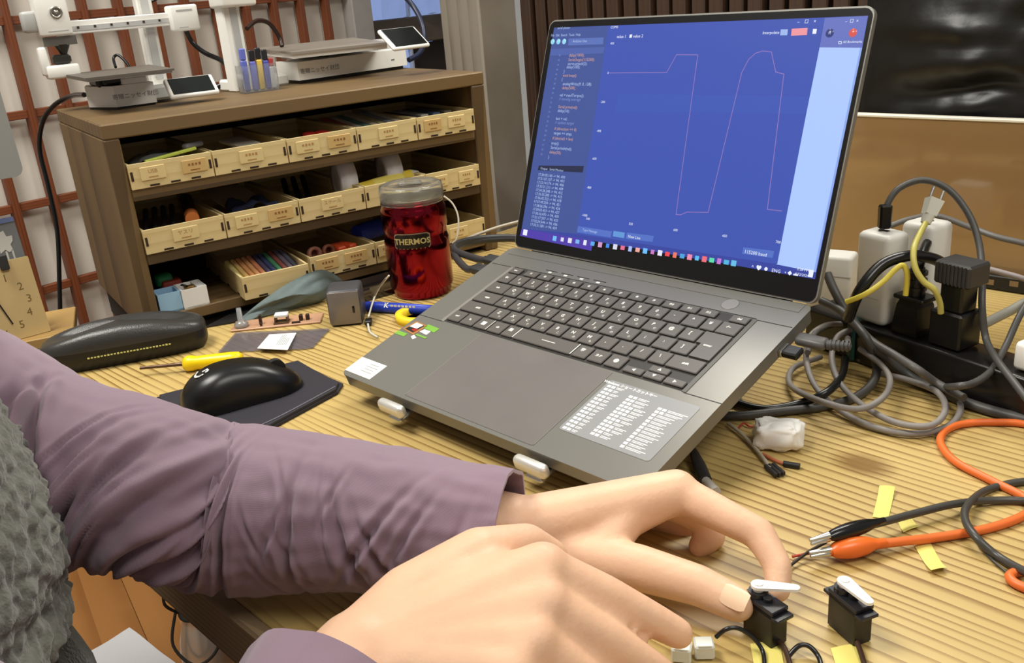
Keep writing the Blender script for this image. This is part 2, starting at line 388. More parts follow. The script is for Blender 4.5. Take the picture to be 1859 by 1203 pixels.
# base the cabinet stands on, beyond the end of the workbench
poly = [CXI @ p for p in (sw(TS0 - 0.004, 0.365, 0), sw(TS0 - 0.004, 0.74, 0), B0 + CU * 0.50 + CN * 0.30, B0 - CU * 0.016 + CN * 0.30, B0 - CU * 0.016 + CN * 0.005)]
E1 = CXI @ sw(TS0 - 0.004, 0.5, 0); E2 = CXI @ sw(TS0 - 0.004, 0.9, 0)
def onedge(xl): t = (xl - E1.x) / (E2.x - E1.x); return E1.y + t * (E2.y - E1.y)
poly = [(-0.010, max(0.004, onedge(-0.010))), (0.46, min(0.28, onedge(0.46))), (0.47, 0.29), (-0.010, 0.29)]
st = MB(); st.prism(poly, -0.04, -0.0005); st.box((0.40, 0.24, (FLZ - 0.04) / 2), (0.10, 0.06, -FLZ - 0.0405)); st.box((0.12, 0.272, (FLZ - 0.04) / 2), (0.03, 0.03, -FLZ - 0.0405))
obj('cabinet_stand', st, pl('stand_dark', (30, 24, 20), 0.8), None, 'dark thin stand on legs under the brown parts cabinet beyond the table end', 'stand', X=CX)

# trays: x0, x1 in metres along the front, row base z, label plates [(x, width, text)], left/right slot flags
RZ = {1: 0.1760, 2: 0.0994, 3: 0.0224}
LABS = []
def tray(row, x0, x1, labs, desc, yo=-0.003, rot=0.0, h=0.029, depth=0.20, slots=(1, 1)):
    w = x1 - x0 - 0.0016; z = RZ[row]
    X = CX @ TR(x0 + 0.0008, yo, z, rot)
    t = thing('plywood_tray', desc, 'tray', X, 'laser-cut plywood trays in the cabinet')
    T = 0.0028
    obj('front_panel', MB().box((w / 2, T / 2, h / 2), (w, T, h), 0.0003), PLY, t)
    obj('side_panel', MB().box((T / 2, depth / 2 + T, h / 2), (T, depth - 2 * T, h), 0.0002), PLY, t)
    obj('side_panel', MB().box((w - T / 2, depth / 2 + T, h / 2), (T, depth - 2 * T, h), 0.0002), PLY, t)
    obj('back_panel', MB().box((w / 2, depth + T / 2, h / 2), (w, T, h), 0.0002), PLY, t)
    obj('bottom_panel', MB().box((w / 2, depth / 2 + T, T / 2), (w - 2 * T, depth - 2 * T, T)), PLY, t)
    sl = MB()
    sl.box((0.0028, -0.0001, h * 0.52), (0.0028, 0.0006, 0.0105))
    sl.box((w - 0.0028, -0.0001, h * 0.52), (0.0028, 0.0006, 0.0105))
    for k in (0.27, 0.52, 0.77): sl.box((w * k, -0.0001, 0.0022), (0.011, 0.0006, 0.0022))
    if row == 3 and rot != 0:
        for k in (0.15, 0.4, 0.65, 0.9): sl.box((-0.0001, depth * k, 0.0022), (0.0006, 0.011, 0.0022))
    obj('tab_slots', sl, SLOT, t)
    for (lx, lw, tx, dark) in labs:
        lp = MB(); lp.box((lx - x0, -0.0009, h * 0.56), (lw, 0.0016, 0.0155), 0.0006, 1)
        o = obj('label_plate', lp, pl('label_ply_dark', (198, 166, 108), 0.6) if dark else pl('label_ply_pale', (214, 192, 138), 0.6), t)
        e = MB()
        FX_ = TR(lx - x0, -0.00185, h * 0.56, 0, PI / 2)
        if tx: e.text(tx, 0.0062, FX_ @ Matrix.Translation((0, 0.002, 0)))
        else:
            n = 4
            for q in range(n): e.box((lx - x0 + (q - 1.5) * lw * 0.14, -0.0018, h * 0.56 + 0.0022), (lw * 0.08, 0.0003, 0.0024 + 0.0006 * (q % 2)))
        e.box((lx - x0, -0.0018, h * 0.56 - 0.0042), (lw * 0.38, 0.0003, 0.0011))
        obj('engraved_lettering', e, pl('engraved_brown', (168, 126, 74), 0.7) if not dark else pl('engraved_brown_dark', (140, 92, 48), 0.7), t)
    return t
tray(1, 0.001, 0.098, [(0.027, 0.028, 'USB', 0), (0.075, 0.029, '', 1)], 'plywood tray engraved USB holding bagged sticks, left end of the top shelf')
tray(1, 0.098, 0.191, [(0.144, 0.029, '', 0)], 'plywood tray with one pale label, second from the left on the top shelf')
tray(1, 0.191, 0.286, [(0.217, 0.030, '', 0), (0.260, 0.031, '', 1)], 'plywood tray with red parts showing, middle of the top shelf')
tray(1, 0.286, 0.374, [(0.330, 0.028, '', 0)], 'plywood tray of pale cards, fourth from the left on the top shelf')
tray(1, 0.374, 0.465, [(0.397, 0.026, '', 1), (0.434, 0.026, '', 0)], 'plywood tray with two labels, right end of the top shelf')
tray(2, 0.001, 0.098, [(0.049, 0.030, 'ヤスリ', 0)], 'plywood tray engraved in katakana with an orange cap inside, left end of the middle shelf')
tray(2, 0.098, 0.194, [(0.124, 0.028, '', 0), (0.168, 0.032, '', 1)], 'plywood tray with dark blue cloth inside, second on the middle shelf')
tray(2, 0.194, 0.286, [(0.238, 0.029, 'スケール', 0)], 'plywood tray with black rods and tape roll, middle of the middle shelf')
tray(2, 0.286, 0.378, [(0.331, 0.028, '', 0)], 'plywood tray under the yellow tube, behind the red can lid')
tray(2, 0.378, 0.465, [(0.401, 0.020, '', 0), (0.441, 0.024, '', 0)], 'nearly empty plywood tray at the right end of the middle shelf')
tray(3, 0.196, 0.290, [(0.219, 0.031, '', 1), (0.260, 0.032, '', 1)], 'plywood tray with red rings and two dark labels on the bottom shelf')
tray(3, 0.290, 0.385, [(0.306, 0.026, '', 0), (0.345, 0.028, '', 0)], 'plywood tray holding a blue bottle, on the bottom shelf behind the red can')
tray(3, 0.385, 0.466, [(0.42, 0.03, '', 0)], 'plywood tray at the right end of the bottom shelf, right of the red can')
tray(3, 0.099, 0.186, [], 'plain plywood tray pulled forward with coloured sticks inside, blue cloth in front', -0.022, math.radians(-3), slots=(1, 1))

# contents
def ci(name, mb, m, label, cat, group=None, x=0, y=0, z=0, rz=0, rx=0, ry=0):
    return obj(name, mb, m, None, label, cat, group, X=CX @ TR(x, y, z, rz, rx, ry))
Z1, Z2, Z3 = RZ[1] + 0.003, RZ[2] + 0.003, RZ[3] + 0.003
b = MB(); b.grid(lambda u, v: Vector(((u - .5) * 0.075, (v - .5) * 0.05, 0.019 + 0.006 * noise.noise(Vector((u * 4, v * 4, 2))) - 0.014 * (abs(2 * u - 1) ** 3) )), 14, 10)
ci('plastic_bag', b, pl('grey_clear_bag', (150, 158, 160), 0.2, trans=0.55), 'crumpled clear bag in the tray engraved USB', 'bag', None, 0.045, 0.045, Z1 + 0.008)
b = MB(); b.box((0, 0, 0), (0.062, 0.006, 0.004), 0.001); ci('strip', b, pl('lime_strip', (206, 220, 92), 0.5), 'lime green strip lying across the USB tray edge', 'strip', None, 0.055, 0.012, Z1 + 0.0275, 0.06, 0, -0.10)
b = MB(); b.box((0, 0, 0), (0.028, 0.011, 0.007), 0.003, 2); ci('usb_stick', b, pl('grey_stick', (150, 150, 150), 0.4), 'grey rounded stick lying on the bag in the USB tray', 'usb stick', None, 0.088, 0.035, Z1 + 0.032, 0.5)
b = MB(); b.box((0, 0, 0), (0.030, 0.05, 0.004), 0.0008); ci('card_packet', b, pl('packet_grey', (176, 170, 156), 0.5), 'pale grey packet in the second tray of the top shelf', 'packet', None, 0.150, 0.05, Z1 + 0.024, 0.2, 0.1)
for k, (x, y) in enumerate(((0.236, 0.03), (0.252, 0.026))):
    b = MB(); b.box((0, 0, 0), (0.018, 0.020, 0.010), 0.004, 2); ci('red_part', b, pl('red_plastic', (176, 44, 34), 0.4), ['left small red plastic part in the middle top tray', 'right small red plastic part in the middle top tray'][k], 'plastic part', 'red parts in the top tray', x, y, Z1 + 0.020, 0.4 * k, 0.1)
for k in range(7):
    b = MB(); b.box((0, 0, 0), (0.0085, 0.10, 0.018), 0.001)
    colr = [(196, 96, 80), (220, 214, 196), (120, 160, 150), (232, 222, 190), (206, 196, 150), (170, 180, 190), (228, 220, 200)][k]
    ci('card_packet', b, pl('card_%d' % k, colr, 0.5), ['pinkish', 'white', 'teal', 'cream', 'khaki', 'pale blue', 'ivory'][k] + ' card packet in the row standing in the fourth top tray', 'packet', 'card packets in the fourth top tray', 0.296 + k * 0.0115, 0.075, Z1 + 0.0165, 0, 0.08)
for k in range(4):
    b = MB(); b.box((0, 0, 0), (0.012, 0.09, 0.016), 0.001)
    ci('box_packet', b, pl('pk_%d' % k, [(60, 66, 76), (190, 190, 186), (86, 104, 130), (120, 110, 96)][k], 0.5), ['dark grey', 'light grey', 'slate blue', 'brown'][k] + ' flat packet in the right end tray of the top shelf', 'packet', 'packets in the right end top tray', 0.386 + k * 0.0185, 0.075, Z1 + 0.0165, 0.02)
# middle shelf
for k in range(4):
    b = MB(); b.cone((0, -0.05, 0), (0, 0.05, 0), 0.0035, 0.0035, 10); ci('file', b, pl('file_steel', (96, 92, 88), 0.45, metal=0.6), ['first steel file from the left in the tray engraved in katakana', 'second steel file from the left in the tray engraved in katakana', 'third steel file from the left in the tray engraved in katakana', 'fourth steel file, nearest the orange cap in its tray'][k], 'file', 'steel files in the katakana tray', 0.022 + k * 0.011, 0.07, Z2 + 0.0175, -0.25, 0.16)
b = MB(); b.cone((0, -0.03, 0), (0, -0.012, 0), 0.0085, 0.0085, 14); b.cone((0, -0.012, 0), (0, 0.06, 0), 0.0078, 0.0078, 14, mat=1)
ci('orange_tool', b, [pl('orange_cap', (246, 146, 78), 0.4), pl('tool_brown', (70, 38, 24), 0.5)], 'tool with an orange end cap in the left middle tray', 'tool', None, 0.074, 0.055, Z2 + 0.0255, -0.2, 0.1)
b = MB(); b.grid(lambda u, v: Vector(((u - .5) * 0.055, (v - .5) * 0.06, 0.012 + 0.014 * noise.noise(Vector((u * 3, v * 3, 5))) + 0.010 * (1 - abs(2 * u - 1)))), 14, 12)
ci('blue_cloth', b, pl('navy_cloth', (44, 50, 78), 0.8), 'dark navy cloth stuffed in the second middle tray', 'cloth', None, 0.150, 0.05, Z2 + 0.005)
b = MB(); b.box((0, 0, 0), (0.055, 0.09, 0.002), 0.0004); ci('card_sheet', b, pl('brown_card', (176, 150, 118), 0.7), 'brown card leaning in the second middle tray', 'card', None, 0.145, 0.115, Z2 + 0.026, 0.15, 0.2)
for k in range(3):
    b = MB(); b.cone((0, -0.06, 0), (0, 0.06, 0), 0.004, 0.004, 8); ci('black_rod', b, BLACK, ['left black rod in the middle tray of the middle shelf', 'central black rod in the middle tray of the middle shelf', 'right black rod in the middle tray of the middle shelf'][k], 'rod', 'black rods in the middle tray', 0.212 + k * 0.014, 0.085, Z2 + 0.0175, -0.3, 0.16)
def roll(r, w, ri):
    b = MB(); b.lathe([(ri, -w / 2), (r, -w / 2), (r, w / 2), (ri, w / 2), (ri, -w / 2)], 28); return b
for k, (px, py, y, desc) in enumerate(((622, 306, 0.055, 'white tape roll standing in the middle tray, left of its twin'), (704, 292, 0.055, 'white tape roll standing above the yellow tube'))):
    P = cloc(px, py, y); 
    b = MB(); b.lathe([(0.016, -0.011), (0.0285, -0.011), (0.0285, 0.011), (0.016, 0.011), (0.016, -0.011)], 28)
    ci('tape_roll', b, pl('white_tape', (226, 222, 226), 0.5), desc, 'tape roll', 'white tape rolls on the middle shelf', P.x, y, Z2 + 0.0288, -0.12, 0, PI / 2)
P = cloc(700, 332, 0.03)
b = MB(); b.cone((-0.04, 0, 0), (0.04, 0, 0), 0.0095, 0.0095, 16); b.cone((0.04, 0, 0), (0.052, 0, 0), 0.0095, 0.005, 16, mat=1); b.lathe([(0.006, -0.006), (0.013, -0.006), (0.013, 0.006), (0.006, 0.006)], 20, 0, X=TR(-0.048, 0, 0.0, 0, 0, 0))
b.cone((-0.02, 0, 0.0002), (0.025, 0, 0.0002), 0.0097, 0.0097, 16, mat=2)
ci('glue_tube', b, [pl('yellow_label', (232, 204, 70), 0.4), pl('clear_nozzle', (210, 206, 190), 0.3), pl('yellow_pale_label', (240, 222, 110), 0.4)], 'yellow tube lying across the trays above the red can', 'tube', None, P.x, 0.03, P.z, 0.02, 0, -0.06)
# bottom shelf
for k in range(11):
    c3 = [(220, 204, 130), (230, 190, 120), (232, 168, 110), (236, 176, 120), (226, 150, 110), (90, 84, 110), (70, 80, 120), (84, 150, 110), (150, 90, 80), (120, 110, 124), (96, 98, 112)][k]
    b = MB(); b.box((0, 0, 0), (0.0062, 0.06, 0.012), 0.002, 2)
    ci('chalk_stick', b, pl('stick_%d' % k, c3, 0.55), ['pale yellow', 'cream orange', 'orange', 'light orange', 'salmon', 'violet grey', 'navy', 'green', 'brown red', 'grey violet', 'blue grey'][k] + ' stick in the row in the pulled-out bottom tray', 'stick', 'coloured sticks in the pulled-out tray', 0.108 + k * 0.0072, 0.026, Z3 + 0.0175, 0.1, 0.35)
for k, (px, py, r, c3, d) in enumerate(((573, 464, 0.010, (150, 100, 84), 'brown ring standing left in the red-part tray on the bottom shelf'), (598, 455, 0.009, (128, 74, 54), 'copper coloured ring behind the dark labels on the bottom shelf'))):
    P = cloc(px, py, 0.02); b = MB(); b.lathe([(r * 0.6, -0.005), (r, -0.005), (r, 0.005), (r * 0.6, 0.005), (r * 0.6, -0.005)], 22)
    ci('ring', b, pl('ring_%d' % k, c3, 0.4), d, 'ring', None, P.x, 0.025, Z3 + 0.022, 0.1, PI / 2 - 0.2)
for k, px in enumerate((618, 634)):
    P = cloc(px, 448, 0.02); b = MB(); b.box((0, 0, 0), (0.013, 0.03, 0.012), 0.003, 2); ci('orange_red_part', b, pl('orange_red', (206, 78, 40), 0.4), ['left of the two orange-red parts in the bottom tray', 'right of the two orange-red parts in the bottom tray'][k], 'plastic part', None, P.x, 0.028, Z3 + 0.021, 0.3 * k)
P = cloc(678, 430, 0.05); b = MB(); b.lathe([(0.012, -0.028), (0.013, -0.02), (0.013, 0.018), (0.006, 0.026), (0.006, 0.034)], 18, X=Matrix.Rotation(PI / 2, 4, 'Y'))
ci('blue_bottle', b, pl('blue_plastic', (38, 60, 176), 0.35), 'royal blue bottle lying in the bottom tray beside the red can', 'bottle', None, P.x + 0.004, 0.06, Z3 + 0.0285, 0.25)
# boxes at the left end of the bottom shelf
bw = lambda w, d, h, t: (MB().box((0, 0, t / 2), (w, d, t)).box((-w / 2 + t / 2, 0, h / 2), (t, d, h)).box((w / 2 - t / 2, 0, h / 2), (t, d, h)).box((0, -d / 2 + t / 2, h / 2), (w - 2 * t, t, h)).box((0, d / 2 - t / 2, h / 2), (w - 2 * t, t, h)))
ci('small_box', bw(0.027, 0.03, 0.024, 0.002), pl('light_blue_plastic', (160, 200, 228), 0.45), 'open light blue plastic box at the left end of the bottom shelf', 'box', None, 0.0175, 0.020, RZ[3])
b = bw(0.031, 0.036, 0.024, 0.002); b.box((0.0095, 0, 0.012), (0.009, 0.032, 0.024))
ci('small_box', b, pl('matte_white_plastic', (236, 234, 230), 0.45), 'white plastic box with metal loops, right of the light blue box', 'box', None, 0.047, 0.020, RZ[3])
b = MB(); b.tube([(0.004, 0, 0), (0, 0.004, 0.002), (-0.004, 0, 0.003), (0, -0.004, 0.002)], 0.0008, 6, closed=True)
ci('metal_loop', b, pl('dark_metal', (70, 64, 56), 0.35, metal=0.8), 'dark metal ring lying in the white box', 'ring', None, 0.040, 0.017, RZ[3] + 0.024)
b = MB(); b.box((0, 0, 0), (0.012, 0.01, 0.010), 0.001); ci('brass_part', b, pl('brass', (190, 150, 90), 0.35, metal=0.7), 'small brass piece in the white box on the bottom shelf', 'part', None, 0.046, 0.02, RZ[3] + 0.0185)
P = cloc(302, 522, 0.05); b = MB(); b.box((0, 0, 0), (0.022, 0.02, 0.016), 0.005, 2); ci('green_part', b, pl('green_plastic', (46, 140, 84), 0.4), 'green plastic part behind the light blue box', 'plastic part', None, P.x, 0.058, RZ[3] + 0.028)
P = cloc(318, 532, 0.04); b = MB(); b.box((0, 0, 0), (0.024, 0.02, 0.028), 0.003, 2); ci('red_part', b, pl('dull_red', (150, 56, 36), 0.5), 'dull red plastic block behind the light blue box', 'plastic part', None, P.x, 0.053, RZ[3] + 0.0142)
b = MB(); b.box((0, 0, 0), (0.026, 0.022, 0.018), 0.002); ci('support_block', b, BLACK, 'black block under the green part on the bottom shelf', 'block', None, 0.012, 0.060, RZ[3] + 0.0092)
# ---------------------------------------------------------------- the two printers on top of the cabinet
CT = 0.252
def ct(name, mb, m, par, **k): return obj(name, mb, m, par, **k)
PW_ = pl('printer_white', (236, 234, 228), 0.4); PG = pl('printer_grey', (178, 178, 176), 0.45); PDK = pl('bed_dark', (92, 86, 78), 0.5); RAIL = pl('rail_grey', (196, 196, 194), 0.35, metal=0.3)
SCR = pl('screen_black', (14, 18, 18), 0.12, coat=0.5)
a = ctop(214, 199); 
p1 = thing('desktop_printer', 'white cantilever 3D printer with a dark bed, at the left end of the cabinet top', '3D printer', CX @ Matrix.Translation((a.x, a.y, CT)))
def l1(x, y, off): return (CX @ Matrix.Translation((a.x, a.y, CT))).inverted() @ on(x, y, B0 + CN * (a.y + off), CN)
prof = [(0.0, 0.0), (0.050, 0.0), (0.050, 0.09), (-0.016, 0.09), (-0.024, 0.055)]
b = MB(); b.prism([(p[0], p[1]) for p in prof], 0.003, 0.029); obj('base', b, PW_, p1)
b = MB(); b.prism([(p[0] * 0.96 + 0.0, p[1] + 0.002) for p in prof], 0.0, 0.004); obj('rubber_sole', b, BLACK, p1)
b = MB(); b.box((0.028, 0.012, 0.033), (0.032, 0.022, 0.010), 0.002); obj('base_cover', b, PW_, p1)
b = MB(); b.box((0.010, 0.045, 0.036), (0.05, 0.05, 0.016), 0.003); obj('bed_carriage', b, BLACK, p1)
q = [l1(*p) for p in ((116, 134, 0.05), (155, 142, 0.0), (316, 124, 0.03), (271, 117, 0.09))]
zb_ = 0.046
qq = [CXI @ at(px, py, CT + zb_) for px, py in ((116, 135), (155, 142), (316, 124), (271, 117))]
pa = Vector((a.x, a.y, CT)); qq = [p - pa for p in qq]
b = MB(); b.prism([(p.x, p.y) for p in qq][::-1], zb_ - 0.0025, zb_); obj('build_plate', b, PDK, p1)
b = MB(); cxm = sum((p for p in qq), Vector()) / 4; b.prism([((p.x - cxm.x) * 0.96 + cxm.x, (p.y - cxm.y) * 0.96 + cxm.y) for p in qq][::-1], zb_ - 0.005, zb_ - 0.0026); obj('bed_sheet', b, PG, p1)
b = MB(); b.box((cxm.x * 0.5, cxm.y * 0.5 + 0.02, 0.036), (0.03, abs(cxm.y) + 0.03, 0.010), 0.002); obj('bed_arm', b, BLACK, p1)
X = TR(0.0255, -0.0003, 0.015, 0, PI / 2); b = MB(); b.text('寄贈ニッセイ財団', 0.0072, X); obj('donation_lettering', b, pl('print_grey', (110, 110, 116), 0.6), p1)
# display on the right
b = MB(); b.box((0, 0, 0), (0.062, 0.036, 0.007), 0.003, 2); b.box((0, 0.012, -0.011), (0.05, 0.014, 0.02), 0.003)
dx = ctop(348, 160, CT + 0.018) - pa
d = obj('display', b, PW_, p1, X=TR(dx.x, dx.y, 0.0195, -0.05, 0.62))
obj('display_glass', MB().box((0, 0, 0.0038), (0.052, 0.030, 0.0010), 0.0004), SCR, d)
b = MB(); b.box((0.066, 0.03, 0.013), (0.035, 0.03, 0.018), 0.003); obj('display_arm', b, PG, p1)
# column, arm, tool head (in the plane 0.10 m behind the base front)
OF = 0.115
def lp(x, y, off=OF): return l1(x, y, off)
c0 = lp(290, 118); c1 = lp(268, 0)
b = MB(); b.box((c0.x - 0.004, OF + 0.01, 0.11), (0.021, 0.022, 0.215), 0.002); b.box((c0.x - 0.004, OF - 0.003, 0.12), (0.010, 0.003, 0.19), mat=1)
obj('column', b, [PW_, RAIL], p1)
b = MB(); b.box((c0.x - 0.02, OF - 0.02, 0.008), (0.12, 0.09, 0.016), 0.003); obj('foot', b, PW_, p1)
ar0 = lp(112, 48); ar1 = lp(305, 38)
b = MB(); zc = (ar0.z + ar1.z) / 2; b.box(((ar0.x + ar1.x) / 2, OF - 0.014, zc), (ar1.x - ar0.x, 0.014, 0.017), 0.001); b.box(((ar0.x + ar1.x) / 2, OF - 0.0215, zc - 0.0015), (ar1.x - ar0.x, 0.001, 0.006), mat=1)
for k in range(7): b.box((ar0.x + 0.016 + k * 0.021, OF - 0.0222, zc - 0.0005), (0.0028, 0.0012, 0.0028), mat=2)
obj('gantry_arm', b, [PW_, RAIL, SLOT], p1)
m0 = lp(324, 33); b = MB(); b.box((m0.x, OF - 0.02, m0.z), (0.038, 0.03, 0.034), 0.003, 2); b.box((m0.x, OF - 0.0352, m0.z + 0.010), (0.022, 0.0006, 0.0022), mat=1); b.box((m0.x - 0.004, OF - 0.0352, m0.z - 0.012), (0.012, 0.0006, 0.0012), mat=1)
obj('motor_box', b, [PW_, PG], p1)
t0 = lp(92, 28, OF - 0.035); HX = Matrix.Translation((t0.x, OF - 0.035, t0.z))
b = MB(); b.box((0, 0, 0.006), (0.038, 0.040, 0.062), 0.003, 2); h = obj('tool_head', b, PW_, p1, X=HX)
b = MB(); b.lathe([(0.005, 0), (0.0075, 0), (0.0075, 0.0012), (0.005, 0.0012), (0.005, 0)], 24, X=TR(0.004, -0.0206, 0.003, 0, PI / 2)); b.lathe([(0.0, 0), (0.0032, 0), (0.0032, 0.001), (0, 0.001)], 16, X=TR(0.004, -0.0206, 0.003, 0, PI / 2))
obj('ring_emblem', b, pl('chrome_ring', (170, 166, 156), 0.25, metal=0.8), h)
b = MB(); b.box((0.002, -0.0203, -0.019), (0.024, 0.0005, 0.0010)); obj('head_lettering', b, PG, h)
b = MB(); b.prism([(-0.018, -0.012), (0.022, -0.012), (0.018, 0.012), (-0.012, 0.012)], -0.037, -0.026); b.cone((0.004, -0.004, -0.048), (0.004, -0.004, -0.036), 0.004, 0.010, 12, mat=1); b.box((0.0, 0, -0.054), (0.022, 0.02, 0.012), 0.003, mat=1)
obj('nozzle_block', b, [pl('nozzle_grey', (120, 116, 110), 0.3, metal=0.5), pl('nozzle_dark', (58, 56, 52), 0.35, metal=0.4)], h)
b = MB(); b.box((-0.026, 0.006, -0.006), (0.018, 0.024, 0.026), 0.004, 2); obj('head_fan', b, PG, h)
b = MB(); b.box((-0.021, 0.0, -0.055), (0.010, 0.022, 0.036), 0.003, 2); b.box((-0.002, 0.0, -0.069), (0.040, 0.026, 0.017), 0.003, 2); obj('waste_bracket', b, PW_, h)
# printer on the right
F0 = ctop(545, 153); F1 = ctop(740, 124)
yr = math.atan2(F1.y - F0.y, F1.x - F0.x)
P2 = CX @ TR(F0.x, F0.y, CT, yr)
p2 = thing('desktop_printer', 'white 3D printer with a wide grey bed, at the right end of the cabinet top', '3D printer', P2)
P2I = P2.inverted()
Lw = (F1 - F0).length
lf = P2I @ at(506, 150, CT)
prof = [(0, 0), (Lw, 0), (Lw, 0.075), (lf.x + 0.01, 0.075), (lf.x, lf.y)]
b = MB(); b.prism(prof, 0.005, 0.030); obj('base', b, PW_, p2)
b = MB(); b.prism([(p[0] + (0.004 if p[0] < Lw / 2 else -0.006), p[1] + 0.003) for p in prof], 0.0, 0.0051); obj('rubber_sole', b, BLACK, p2)
b = MB(); b.text('寄贈ニッセイ財団', 0.0082, TR(0.036, -0.0003, 0.0165, 0, PI / 2)); obj('donation_lettering', b, pl('print_grey', (110, 110, 116), 0.6), p2)
b = MB(); b.box((Lw - 0.026, -0.0003, 0.016), (0.006, 0.0006, 0.0016)); obj('port', b, pl('print_grey', (110, 110, 116), 0.6), p2)
zz = 0.046
qq = [P2I @ at(px, py, CT + zz) for px, py in ((460, 88), (530, 95), (706, 76), (640, 68))]
b = MB(); b.prism([(p.x, p.y) for p in qq], zz - 0.003, zz); obj('build_plate', b, pl('bed_grey', (134, 126, 116), 0.4), p2)
b = MB(); cxm = sum((p for p in qq), Vector()) / 4; b.prism([((p.x - cxm.x) * 0.97 + cxm.x, (p.y - cxm.y) * 0.97 + cxm.y) for p in qq], zz - 0.009, zz - 0.0031); obj('bed_carriage', b, PW_, p2)
b = MB(); b.box((cxm.x + 0.01, cxm.y + 0.02, 0.0325), (0.11, 0.06, 0.007), 0.001); obj('bed_rail', b, PG, p2)
dv = [P2I @ at(px, py, CT + 0.05) for px, py in ((733, 70),)][0]
b = MB(); b.box((0, 0, 0), (0.062, 0.046, 0.006), 0.003, 2); d = obj('display', b, PW_, p2, X=TR(dv.x, dv.y, 0.050, -0.05, 0.60))
obj('display_glass', MB().box((0, 0, 0.0033), (0.054, 0.040, 0.0010), 0.0004), SCR, d)
b = MB(); b.box((Lw - 0.012, 0.05, 0.036), (0.026, 0.03, 0.018), 0.003); obj('display_arm', b, PG, p2)
cb = P2I @ on(434, 150, P2 @ Vector((0, 0.02, 0)), CN)
b = MB(); b.box((cb.x, 0.03, 0.10), (0.026, 0.024, 0.20), 0.002); b.box((cb.x + 0.002, 0.0175, 0.10), (0.010, 0.002, 0.19), mat=1); obj('column', b, [PW_, RAIL], p2)
b = MB(); b.box((cb.x + 0.03, 0.045, 0.008), (0.085, 0.05, 0.016), 0.003); obj('foot', b, PW_, p2)
mb_ = P2I @ on(422, 0, P2 @ Vector((0, 0.01, 0)), CN)
b = MB(); b.box((mb_.x, 0.022, mb_.z + 0.012), (0.050, 0.044, 0.042), 0.004, 2); obj('motor_box', b, PW_, p2)
b = MB(); b.box((mb_.x + 0.12, 0.022, mb_.z + 0.03), (0.24, 0.016, 0.018), 0.002); obj('gantry_arm', b, PW_, p2)
# cup of pens on the cabinet
pc = ctop(472, 166)
cup = thing('pen_cup', 'clear plastic cup of small knives and pens between the two printers', 'cup', CX @ Matrix.Translation((pc.x, pc.y, CT)))
b = MB(); w_, d_ = 0.048, 0.022
for (cx_, cy_, sx_, sy_) in ((0, -d_ / 2, w_, 0.0015), (0, d_ / 2, w_, 0.0015), (-w_ / 2, 0, 0.0015, d_), (w_ / 2, 0, 0.0015, d_)): b.box((cx_, cy_, 0.018), (sx_, sy_, 0.036))
b.box((0, 0, 0.001), (w_, d_, 0.002)); obj('cup_wall', b, CLEAR, cup)
CPX = CX @ Matrix.Translation((pc.x, pc.y, CT))
pens = [(-0.017, (98, 108, 190), (98, 108, 190), 0.056, 'blue handled cutter with no cap at the left of the clear cup'), (-0.005, (110, 116, 196), (30, 30, 34), 0.053, 'blue pen with a black cap left of the yellow pen'), (0.004, (228, 192, 84), (30, 30, 34), 0.055, 'yellow pen with a black cap in the clear cup'), (0.013, (84, 90, 176), (34, 34, 38), 0.052, 'dark blue pen with a black cap right of the yellow pen'), (0.020, (222, 222, 226), (170, 60, 60), 0.040, 'short white pen at the right of the clear cup')]
for k, (x, c1_, c2_, h_, d) in enumerate(pens):
    b = MB(); b.box((0, 0, h_ * 0.36), (0.0078, 0.0075, h_ * 0.72), 0.0015); b.box((0, 0, h_ * 0.86), (0.0070 if k else 0.0074, 0.007, h_ * 0.27), 0.0012, mat=1)
    obj('pen', b, [pl('pen_%d' % k, c1_, 0.4), pl('pencap_%d' % k, c2_, 0.4)], None, d, 'pen', 'pens in the clear cup', X=CPX @ TR(x, 0.0, 0.0022, 0, 0, 0.03))
# ---------------------------------------------------------------- laptop (tilted on its stand)
LA, LT, LLID = -0.824912, 0.268367, 2.175965
lu = Vector((math.cos(LA), math.sin(LA), 0)); lv0 = Vector((-math.sin(LA), math.cos(LA), 0))
lv = lv0 * math.cos(LT) + ZX * math.sin(LT); ln = -lv0 * math.sin(LT) + ZX * math.cos(LT)
LO = Vector((-0.164646, 0.80651, 0.032)); LX = frame(LO, lu, lv, ln); LXI = LX.inverted()
ll = -lv * math.cos(LLID) + ln * math.sin(LLID)
M_deck = mat('laptop_grey_metal', (126, 124, 118), 0.34, metal=0.4, bump=0.03, bs=1500)
M_pad = mat('touchpad_grey', (124, 119, 116), 0.30, metal=0.3, var=0.06, vs=14)
M_key = mat('key_grey', (92, 88, 84), 0.42)
M_leg = emis('key_legend', (226, 226, 214), 0.35)
LEG = pl('legend_white', (232, 232, 222), 0.5)
lap = thing('laptop', 'dark grey open laptop with a blue lit screen raised on a silver stand', 'laptop', LX)
mm = 0.001
def rrect(x0, y0, x1, y1, r, n=5):
    out = []
    for cx_, cy_, a0 in ((x1 - r, y1 - r, 0), (x0 + r, y1 - r, 90), (x0 + r, y0 + r, 180), (x1 - r, y0 + r, 270)):
        for k in range(n + 1): t = math.radians(a0 + 90 * k / n); out.append((cx_ + r * math.cos(t), cy_ + r * math.sin(t)))
    return out
b = MB(); b.prism(rrect(0, 0, .354, .243, .008), -0.0015, 0, smooth=True); b.prism(rrect(.0005, .0005, .3535, .2425, .008), -0.012, -0.0015, smooth=True); b.prism(rrect(.004, .004, .350, .239, .008), -0.017, -0.012, smooth=True)
b.box((.177, .236, .0002), (.34, .012, .0004))
obj('deck', b, M_deck, lap)
